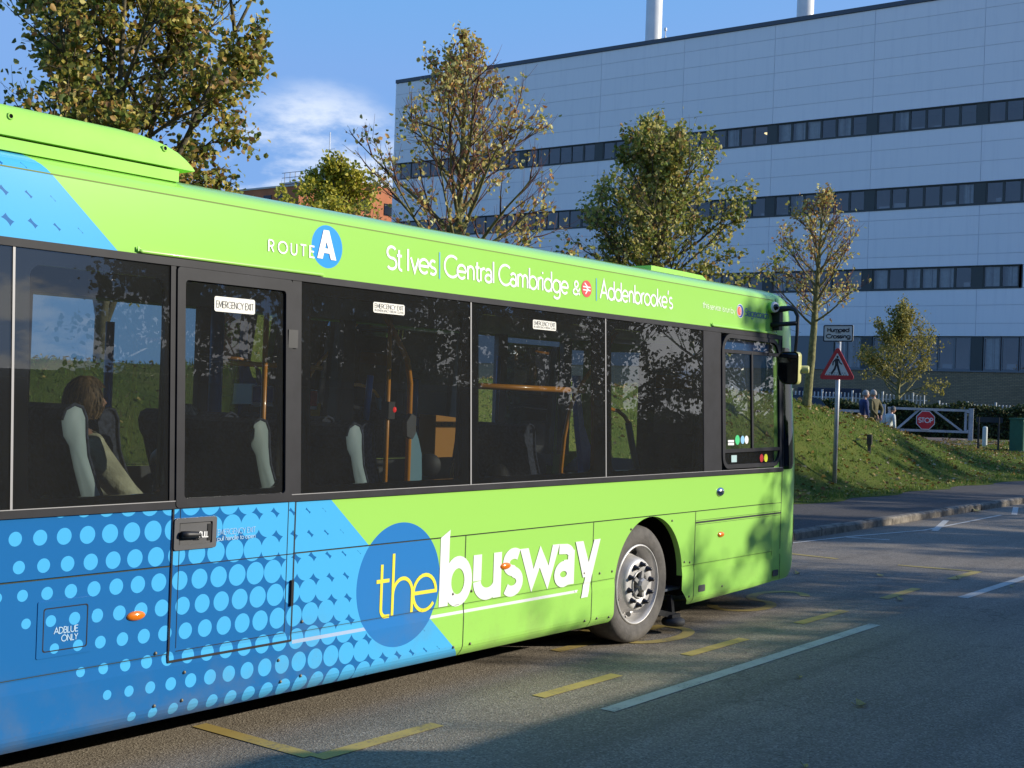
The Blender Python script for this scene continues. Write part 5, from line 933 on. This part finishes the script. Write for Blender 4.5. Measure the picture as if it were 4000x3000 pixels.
# passengers
def seated(label, x, y, zc, topc, hairc, hairlen, k=1.0, group='passengers in the bus', detail=True, yaw=0.0, arm=None, turn=0.0, hs=1.0):
    W = lambda a, b_, c: (x+(a*math.cos(turn)-b_*math.sin(turn))*k, y+(a*math.sin(turn)+b_*math.cos(turn))*k, zc+c*k)
    J = [(W(0,0,.10), (.15,.12)), (W(.02,0,.28), (.14,.11)), (W(.05,0,.46), (.16,.12)), (W(.06,0,.54), (.12,.09)), (W(.075,0,.60), .05), (W(.09,0,.68), .048)]; Ed = [(i, i+1) for i in range(5)]; jk = [(p_, tuple(q*1.08 for q in r_)) for p_, r_ in J[:4]]+[(J[4][0], J[4][1]*1.35)]; je = [(0,1),(1,2),(2,3),(3,4)]
    for s_ in (1, -1):
        a = len(J); el, wr = arm or ((.20, .20, .24), (.40, .10, .20)); pts = [((.045, s_*.185, .50), .080), ((el[0], s_*el[1], el[2]), .062), ((wr[0], s_*wr[1], wr[2]), .034)]; J += [(W(*p_), r_) for p_, r_ in pts]; Ed += [(3, a), (a, a+1), (a+1, a+2)]; hand_joints(W(*pts[2][0]), (1, 0, -.1), (0, 1, 0), (0, 0, -1), a+2, J, Ed)
        b0 = len(jk); jk += [(W(*p_), r_*1.16) for p_, r_ in pts]; je += [(3, b0), (b0, b0+1), (b0+1, b0+2)]
    tr = [(W(0,0,.10), (.16,.13))]; te = []
    for s_ in (1, -1):
        a = len(J); pts = [((.12, s_*.09, .10), .085), ((.46, s_*.10, .11), .062), ((.44, s_*.10, -.28), .048), ((.55, s_*.10, -.34), .035)]; J += [(W(*p_), r_) for p_, r_ in pts]; Ed += [(0, a), (a, a+1), (a+1, a+2), (a+2, a+3)]
        b0 = len(tr); tr += [(W(*p_), r_*1.15) for p_, r_ in pts[:3]]; te += [(0, b0), (b0, b0+1), (b0+1, b0+2)]
    hc = W(.115, 0, .755); v, f = skin_mesh(J, Ed); hv, hf = head_mesh(hc, yaw, hs); o = put([(v, f), (hv, hf)], 'person', Mskin); tag(o, label, 'person', group)
    put(skin_mesh(jk, je), 'jacket', cloth('jacket_cloth', topc), o); put(skin_mesh(tr, te), 'trousers', cloth('trouser_cloth', (.03, .03, .045)), o)
    mh = island_mat('hair_strands', [(0, tuple(q*.6 for q in hairc)), (.35, hairc), (.6, tuple(q*1.3 for q in hairc)), (.85, tuple(min(.9, q*1.75) for q in hairc))], .6, .1)
    put([hair_mesh(hc, yaw, hairlen*.6, .95*hs, 5, 1.0), strands(hc, yaw, hairlen, 800, 9, hs)], 'hair', mh, o); return o
seated('person with a light brown bob and olive jacket sitting by the rear bus window', -4.575, .61, 1.05, (.50, .50, .35), (.155, .10, .05), .082, arm=((.25, .20, .27), (.42, .06, .22)), yaw=-.45, turn=-.12, hs=.93)
seated('passenger with pale hair just showing over a far seat behind the emergency door', -2.97, 1.78, .88, (.05, .05, .06), (.55, .48, .40), .03)
seated('passenger in a grey top low in the third bus window from the front', -.12, 1.3, .44, (.33, .36, .36), (.012, .010, .009), .03, arm=((.18, .25, .26), (.34, .12, .24)))
seated('fair haired passenger low behind the pillar of the third bus window', -.02, 1.75, .50, (.14, .15, .15), (.30, .22, .09), .10)

# ------------------------------------------------------------------ street furniture on the right
def onterr(px, py):
    d = FW+RT*((px-2000)/FPX)-UP*((py-1500)/FPX); t = 12.
    while t < 120:
        q = CAM+d*t
        if q.z < terr(q.x, q.y): return q, t
        t += .05
    return CAM+d*45, 45
Mback = mat('sign_grey', (.30, .31, .31), .5); Msw = mat('sign_white', (.62, .64, .64), .4); Msr = mat('sign_red', (.50, .02, .03), .4); Msk = mat('sign_black', (.008, .012, .025), .45)
sx, sy, sz = 17.0, 5.63, terr(17.0, 5.63); sg = tag(empty('road_sign', (sx, sy, sz)), 'pedestrian crossing warning triangle under a white humped crossing plate on a grey pole', 'road sign')
def spart(mb, name, m_, par=None):
    o = mb.build(name, m_); o.parent = par or sg
    if par is None: o.matrix_parent_inverse = Matrix.Translation((-sx, -sy, -sz))
    return o
sf = lambda s, z, o: (sx-.055-o, sy-s, z)
mb = MB(); mb.tube([(sx, sy, sz-.2), (sx, sy, 3.55)], .046, 14); spart(mb, 'pole', Msteel)
def poly_round(pts, r_, n=5):
    out = []
    for i, p_ in enumerate(pts):
        a, c = Vector(pts[i-1]), Vector(pts[(i+1) % len(pts)]); p_ = Vector(p_); u, v = (a-p_).normalized(), (c-p_).normalized(); half = u.angle(v)/2; dd = r_/math.tan(half); s0, s1 = p_+u*dd, p_+v*dd; cen = p_+(u+v).normalized()*(r_/math.sin(half))
        for j in range(n+1): q = s0.lerp(s1, j/n)-cen; out.append(tuple(cen+q.normalized()*r_))
    return out
tz = 2.42; T0 = [(-.40, tz), (.40, tz), (0, tz+.70)]; mb = MB(); lo = poly_round(T0, .05); plate(mb, lo, sf, .004, -.008, 0); tr_ = spart(mb, 'warning_triangle', Msr)
mb = MB(); plate(mb, poly_round([(-.27, tz+.085), (.27, tz+.085), (0, tz+.555)], .015), sf, .007); wf = spart(mb, 'white_field', Msw, tr_)
mb = MB(); q = lambda x0, z0, x1, z1, wd: slab4(mb, x0, tz+z0, x1, tz+z1, wd, sf, .010)
mb.add([sf(.005+.024*math.cos(R(a)), tz+.465+.026*math.sin(R(a)), .010) for a in range(0, 360, 24)], [tuple(range(15))])
for pts, wd in (([(.0, .435), (-.01, .38), (-.005, .30)], .075), ([(-.02, .31), (-.045, .22), (-.115, .12)], .042), ([(.01, .31), (.035, .22), (.075, .10)], .044), ([(-.03, .42), (-.085, .36), (-.09, .29)], .026), ([(.03, .42), (.06, .35), (.11, .315)], .026), ([(.07, .105), (.10, .105)], .022), ([(-.125, .125), (-.09, .118)], .022)):
    ribbon(mb, [(a, tz+c) for a, c in pts], wd, sf, .010+.0004*wd*100)
for zz_, x0, nn in ((.135, -.17, 7), (.10, -.21, 0)):
    for j in range(nn): ribbon(mb, [(x0+j*.055, tz+zz_), (x0+.032+j*.055, tz+zz_)], .012, sf, .009)
for j in range(9): ribbon(mb, [(-.235+j*.053, tz+.096), (-.205+j*.053, tz+.096)], .012, sf, .009)
spart(mb, 'walking_figure', Msk, tr_)
mb = MB(); plate(mb, rrect(-.325, .325, 3.20, 3.545, .03), sf, .004, -.008); pt_ = spart(mb, 'name_plate', Msw); mb = MB(); ring(mb, rrect(-.325, .325, 3.20, 3.545, .03), rrect(-.302, .302, 3.223, 3.522, .02), sf, .007, .0); spart(mb, 'plate_border', Msk, pt_)
mb = MB(); text(mb, 'Humped', -.235, .235, 3.405, .078, .020, sf, .0085); text(mb, 'Crossing', -.255, .265, 3.275, .078, .020, sf, .0085); spart(mb, 'lettering', Msk, pt_)
for z in (2.75, 3.37): 
    mb = MB(); mb.box(sx-.06, sx+.05, sy-.06, sy+.06, z, z+.04); spart(mb, 'clamp', Mback)
# marker post
q0, dd = onterr(3100+725/2.458, 1480+715/2.458); d1 = FW+RT*((3100+712/2.458-2000)/FPX)-UP*((1480+535/2.458-1500)/FPX); ph = (CAM+d1*dd).z-q0.z
mb = MB(); mb.rbox((q0.x, q0.y, q0.z-.15), (.075, .075, .15+ph*.5), .4, .006); mb.rbox((q0.x, q0.y, q0.z+ph*.48), (.13, .13, ph*.52), .4, .02); o = mb.build('marker_post', mat('weathered_timber', (.085, .075, .06), .85, var=.4)); tag(o, 'short dark timber marker post on the grass slope right of the sign pole', 'post')
# gate
gd = Vector((.616, -.788, 0)); gn = Vector((-.788, -.616, 0)); G0 = Vector((40.05, 13.4, 0)); gf = lambda s, z, o: tuple(G0+gd*s+gn*o+Vector((0, 0, z))); gz = terr(40, 13.4)
Mgate = mat('gate_white', (.38, .40, .41), .5, var=.15, vscale=3); gt = tag(empty('swing_gate', (40.05, 13.4, gz)), 'white metal swing gate with a red octagonal sign across the entrance', 'gate')
def gpart(mb, name, m_, par=None):
    o = mb.build(name, m_); o.parent = par or gt
    if par is None: o.matrix_parent_inverse = Matrix.Translation((-40.05, -13.4, -gz))
    return o
gv = lambda s, z: Vector(gf(s, z, 0))
mb = MB(); mb.bar(gv(.0, 1.84), gv(3.1, 1.84), .10, .09); mb.bar(gv(.0, 1.02), gv(3.1, 1.02), .10, .09); mb.bar(gv(3.0, 1.02), gv(3.0, 1.84), .08); mb.bar(gv(.05, 1.02), gv(.05, 1.84), .08); mb.bar(gv(.38, 1.06), gv(1.18, 1.80), .07, .07); mb.bar(gv(1.78, 1.80), gv(2.85, 1.06), .07, .07); gpart(mb, 'gate_leaf', Mgate)
for s, wd, z1 in ((-.20, .17, 1.98), (3.20, .15, 1.93)): mb = MB(); c = gv(s, 0); mb.rbox((c.x, c.y, gz-.1), (wd, wd, z1-gz+.1), face_r, .01); gpart(mb, 'gate_post', Mgate)
mb = MB(); mb.bar(gv(-2.6, 1.68), gv(-.28, 1.68), .06, .10); mb.bar(gv(-2.6, 1.25), gv(-.28, 1.25), .05, .07); mb.bar(gv(-2.5, gz), gv(-2.5, 1.72), .07); gpart(mb, 'side_rail', Mgate)
mb = MB(); mb.rbox((*gv(3.09, 0).xy, 1.75), (.12, .10, .12), face_r); mb.rbox((*gv(3.09, 0).xy, .98), (.12, .10, .12), face_r); gpart(mb, 'hinge', Mgate)
oc = lambda r_, cz: [(1.42+r_*math.cos(R(a)), cz+r_*math.sin(R(a))) for a in np.arange(22.5, 360, 45)]
mb = MB(); plate(mb, oc(.385, 1.42), gf, .10, .085); so_ = gpart(mb, 'stop_sign', Msw); mb = MB(); plate(mb, oc(.355, 1.42), gf, .105); gpart(mb, 'red_field', Msr, so_)
mb = MB(); text(mb, 'STOP', 1.15, 1.69, 1.335, .17, .034, gf, .109); gpart(mb, 'lettering', Msw, so_)
# hedge, fences
Mhl = island_mat('hedge_leaf', [(0, (.03, .05, .014)), (.4, (.05, .075, .018)), (.75, (.075, .09, .025)), (.92, (.11, .10, .035))], .6, .2)
def hedge(name, label, a, c, width, ztop, nleaf, seed, group=None):
    rng = np.random.default_rng(seed); a, c = np.array(a, float), np.array(c, float); d = c-a; L = np.linalg.norm(d); d /= L; nrm = np.array([d[1], -d[0]]); 
    if nrm @ (np.array([CAM.x, CAM.y])-a) < 0: nrm = -nrm
    N = nleaf; s = rng.uniform(0, L, N); u = rng.uniform(0, 1, N); top = ztop+.07*np.sin(s*2.3)+.05*np.sin(s*5.1); zb = np.array([terr(*(a+d*q)) for q in s]); face = rng.uniform(0, 1, N)
    off = np.where(face < .55, width/2*(1+.1*np.sin(s*3.1+u*5))+rng.normal(0, .05, N), rng.uniform(-width/2, width/2, N)); z = np.where(face < .55, zb+(top-zb)*u, top+rng.normal(0, .035, N))
    P = np.stack([a[0]+d[0]*s+nrm[0]*off, a[1]+d[1]*s+nrm[1]*off, z], 1); V, Fq = leaves(P, .12, rng); root = tag(empty(name, (a[0], a[1], terr(*a))), label, 'hedge', group); o = fast_mesh('foliage', V, Fq, Mhl); o.parent = root; o.matrix_parent_inverse = root.matrix_world.inverted() if False else Matrix.Translation((-a[0], -a[1], -terr(*a)))
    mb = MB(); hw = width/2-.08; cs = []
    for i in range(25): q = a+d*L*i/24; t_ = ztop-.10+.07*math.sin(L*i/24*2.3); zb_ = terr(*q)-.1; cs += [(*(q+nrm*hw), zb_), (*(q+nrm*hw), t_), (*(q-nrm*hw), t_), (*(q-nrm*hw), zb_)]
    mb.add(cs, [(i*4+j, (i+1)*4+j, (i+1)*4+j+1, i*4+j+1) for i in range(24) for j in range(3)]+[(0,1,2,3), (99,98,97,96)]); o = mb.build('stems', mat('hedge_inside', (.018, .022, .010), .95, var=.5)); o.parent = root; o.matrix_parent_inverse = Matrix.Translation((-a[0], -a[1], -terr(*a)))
hedge('hedge', 'dark hedge added across the road to darken the bus window reflections', (9.0, -10.0), (48, -10.5), .9, 2.35, 11000, 6)  # added out of view so the bus windows reflect something dark
hedge('hedge', 'long clipped dark green hedge behind the white gate', (38.0, 21.3), (51.5, 3.5), 1.1, 1.98, 15000, 5)
Mpk = mat('picket_white', (.58, .59, .58), .6, var=.1)
def fence(label, a, c, zt, gap, rails):
    a, c = Vector(a), Vector(c); d = (c-a); L = d.length; d /= L; g0 = terr(a.x, a.y); root = tag(empty('picket_fence', (a.x, a.y, g0)), label, 'fence', 'white picket fences along the building'); mb = MB(); i = 0
    while i*gap < L: p_ = a+d*i*gap; tall = .10 if i % 8 == 0 else 0; mb.bar((p_.x, p_.y, g0), (p_.x, p_.y, zt+tall), .045 if not tall else .07); i += 1
    o = mb.build('pickets', Mpk, root); o.matrix_parent_inverse = Matrix.Translation((-a.x, -a.y, -g0)); mb = MB()
    for z in rails: mb.bar((a.x+.03, a.y+.03, z), (c.x+.03, c.y+.03, z), .05)
    o = mb.build('rail', Mpk, root); o.matrix_parent_inverse = Matrix.Translation((-a.x, -a.y, -g0))
fence('taller white picket fence behind the hedge, left of the low tree', (41.0, 20.6), (46.05, 14.0), 2.42, .16, (1.2, 2.2)); fence('lower white picket fence showing over the hedge on the right', (46.3, 13.6), (51.5, 6.8), 2.12, .15, (1.2, 1.95))
# bollard, board, cabinet
bx, by = 38.23, 9.16; bz = terr(bx, by); mb = MB(); mb.lathe((bx, by, bz), (0, 0, 1), [(.085, -.1), (.085, 1.31-bz-.06), (.075, 1.31-bz-.015), (.04, 1.31-bz), (0, 1.31-bz+.004)], 16); tag(mb.build('bollard', mat('bollard_cream', (.55, .57, .50), .6)), 'round topped cream bollard right of the gate post', 'bollard')
p0, p1 = Vector((35.05, 8.39, terr(35.05, 8.39))), Vector((35.45, 7.86, terr(35.4, 7.9))); nbd = tag(empty('notice_sign', p0), 'low dark sign board on two thin posts seen from behind, left of the green cabinet', 'sign')
def npart(mb, name, m_): o = mb.build(name, m_); o.parent = nbd; o.matrix_parent_inverse = Matrix.Translation(-p0)
for q in (p0, p1): mb = MB(); mb.bar((q.x, q.y, q.z-.1), (q.x, q.y, 1.66), .05); npart(mb, 'post', mat('post_black', (.02, .02, .022), .5))
mb = MB(); e = (p1-p0).normalized(); mb.bar((p0.x-e.x*.08, p0.y-e.y*.08, 1.575), (p1.x+e.x*.12, p1.y+e.y*.12, 1.575), .04, .17); npart(mb, 'board', mat('board_dark', (.03, .032, .035), .6))
cx, cy = 34.9, 6.93; cz = terr(35.2, 7.1)-.05; cabn = tag(empty('utility_cabinet', (cx, cy, cz)), 'dark green utility cabinet on the grass at the right edge', 'cabinet')
def cpart(mb, name, m_): o = mb.build(name, m_); o.parent = cabn; o.matrix_parent_inverse = Matrix.Translation((-cx, -cy, -cz))
Mcg = mat('cabinet_green', (.012, .10, .055), .5, var=.12); mb = MB(); mb.box(cx, cx+1.3, cy, cy+.42, cz, 1.62); cpart(mb, 'body', Mcg); mb = MB(); mb.box(cx-.03, cx+1.33, cy-.03, cy+.45, 1.62, 1.67); cpart(mb, 'lid', Mcg)
for x in (cx+.03, cx+.66): mb = MB(); mb.box(x, x+.61, cy-.015, cy-.002, cz+.12, 1.57); mb.box(x+.52, x+.55, cy-.03, cy-.016, 1.05, 1.2); cpart(mb, 'door', Mcg)
# parked car beyond the bank
def car(pos, yaw, paint):
    root = tag(empty('parked_car', pos), 'dark blue car parked beyond the bank, only its roof showing behind the small tree', 'car'); root.rotation_euler = (0, 0, yaw)
    prof = [(-2.05,.35),(-2.1,.62),(-2.02,.86),(-1.25,.95),(-.75,.98),(.95,.98),(1.75,.88),(2.08,.68),(2.1,.35)]; mb = MB(); n = len(prof)
    for k, (yy, q) in enumerate(((-.84, .97), (-.78, 1.0), (.78, 1.0), (.84, .97))): mb.v += [(x*q, yy, .35+(z-.35)*q) for x, z in prof]
    for k in range(3):
        for i in range(n): mb.f.append((k*n+i, k*n+(i+1)%n, (k+1)*n+(i+1)%n, (k+1)*n+i)); mb.mi.append(0); mb.sm.append(False)
    mb.f += [tuple(range(n))[::-1], tuple(range(3*n, 4*n))]; mb.mi += [0, 0]; mb.sm += [False, False]; mb.build('body', paint, root)
    cab = [(-1.75,.95,.70),(-1.45,1.28,.60),(-1.1,1.41,.55),(-.2,1.45,.55),(.25,1.40,.56),(1.0,.97,.70)]; mb = MB(); m_ = len(cab); mb.add([(x, -w_, z) for x, z, w_ in cab]+[(x, w_, z) for x, z, w_ in cab], [(i, i+1, m_+i+1, m_+i) for i in (1, 2, 3)], 0, True); mb.build('roof', paint, root)
    mb = MB(); mb.add([(x, -w_, z) for x, z, w_ in cab]+[(x, w_, z) for x, z, w_ in cab], [(0, 1, m_+1, m_), (4, 5, m_+5, m_+4), tuple(range(m_)), tuple(range(m_, 2*m_))]); mb.build('windows', Mdglass, root)
    for x in (-1.3, 1.3):
        for y in (-.8, .8): mb = MB(); mb.lathe((x, y, .32), (0, 1 if y > 0 else -1, 0), [(.0, .03), (.19, .03), (.2, .06), (.31, .05), (.32, -.12), (.2, -.14)], 24, [1, 1, 0, 0, 0]); mb.build('wheel', [Mtyre, Mrim], root)
dc = FW+RT*((3030-2000)/FPX)-UP*((1570-1500)/FPX); cpos = CAM+dc*46; car((cpos.x, cpos.y, .76), face_r+PI, mat('dark_blue_car', (.01, .03, .06), .2, coat=.8))
# unseen block added behind the photographer to hold back sky light
hb = tag(empty('sky_blocker', (-30, -26, 0)), 'tall brown block added behind the photographer to block sky light, outside the picture', 'building')
mb = MB(); mb.box(-60, -3, -42, -13.5, -.02, 17); o = mb.build('wall', mat('brown_brick', (.16, .10, .07), .9, var=.15, vscale=.8), hb); o.matrix_parent_inverse = Matrix.Translation((30, 26, 0))
for z in (1.2, 4.6, 8.0, 11.4):
    for x in np.arange(-57, -5, 3.4): mb = MB(); mb.box(x, x+1.9, -13.5, -13.42, z, z+1.6); o = mb.build('window', Mdglass, hb); o.matrix_parent_inverse = Matrix.Translation((30, 26, 0))
# bus shelter behind the photographer: its long roof edge throws the shade over the near lane
sh = tag(empty('bus_shelter', (-4, -6.7, .1)), 'long dark panelled bus shelter behind the photographer on the near pavement', 'shelter')
def shp(mb, name, m_): o = mb.build(name, m_); o.parent = sh; o.matrix_parent_inverse = Matrix.Translation((4, 6.7, -.1))
Msh = mat('shelter_dark', (.035, .035, .04), .5); mb = MB()
for i in range(14): mb.box(-17.3+i*1.835, -17.3+i*1.835+1.815, -6.58, -6.52, .1, 2.48)
shp(mb, 'back_panel', Msh); mb = MB(); mb.box(-17.35, 8.47, -8.2, -6.5, 2.49, 2.57); shp(mb, 'roof', Msh)
mb = MB()
for i in range(15): mb.box(-17.3+i*1.835-.03, -17.3+i*1.835+.012, -6.64, -6.59, .1, 2.49)
shp(mb, 'post', Msteel); mb = MB(); mb.prism([(.22, 2.58), (1.1, 2.58), (1.02, 2.78), (.85, 2.87), (.52, 2.86), (.3, 2.76)], -6.6, -6.52); shp(mb, 'shadow_caster', Msh)  # unseen raised piece, added to cast a bump in the shelter's shadow
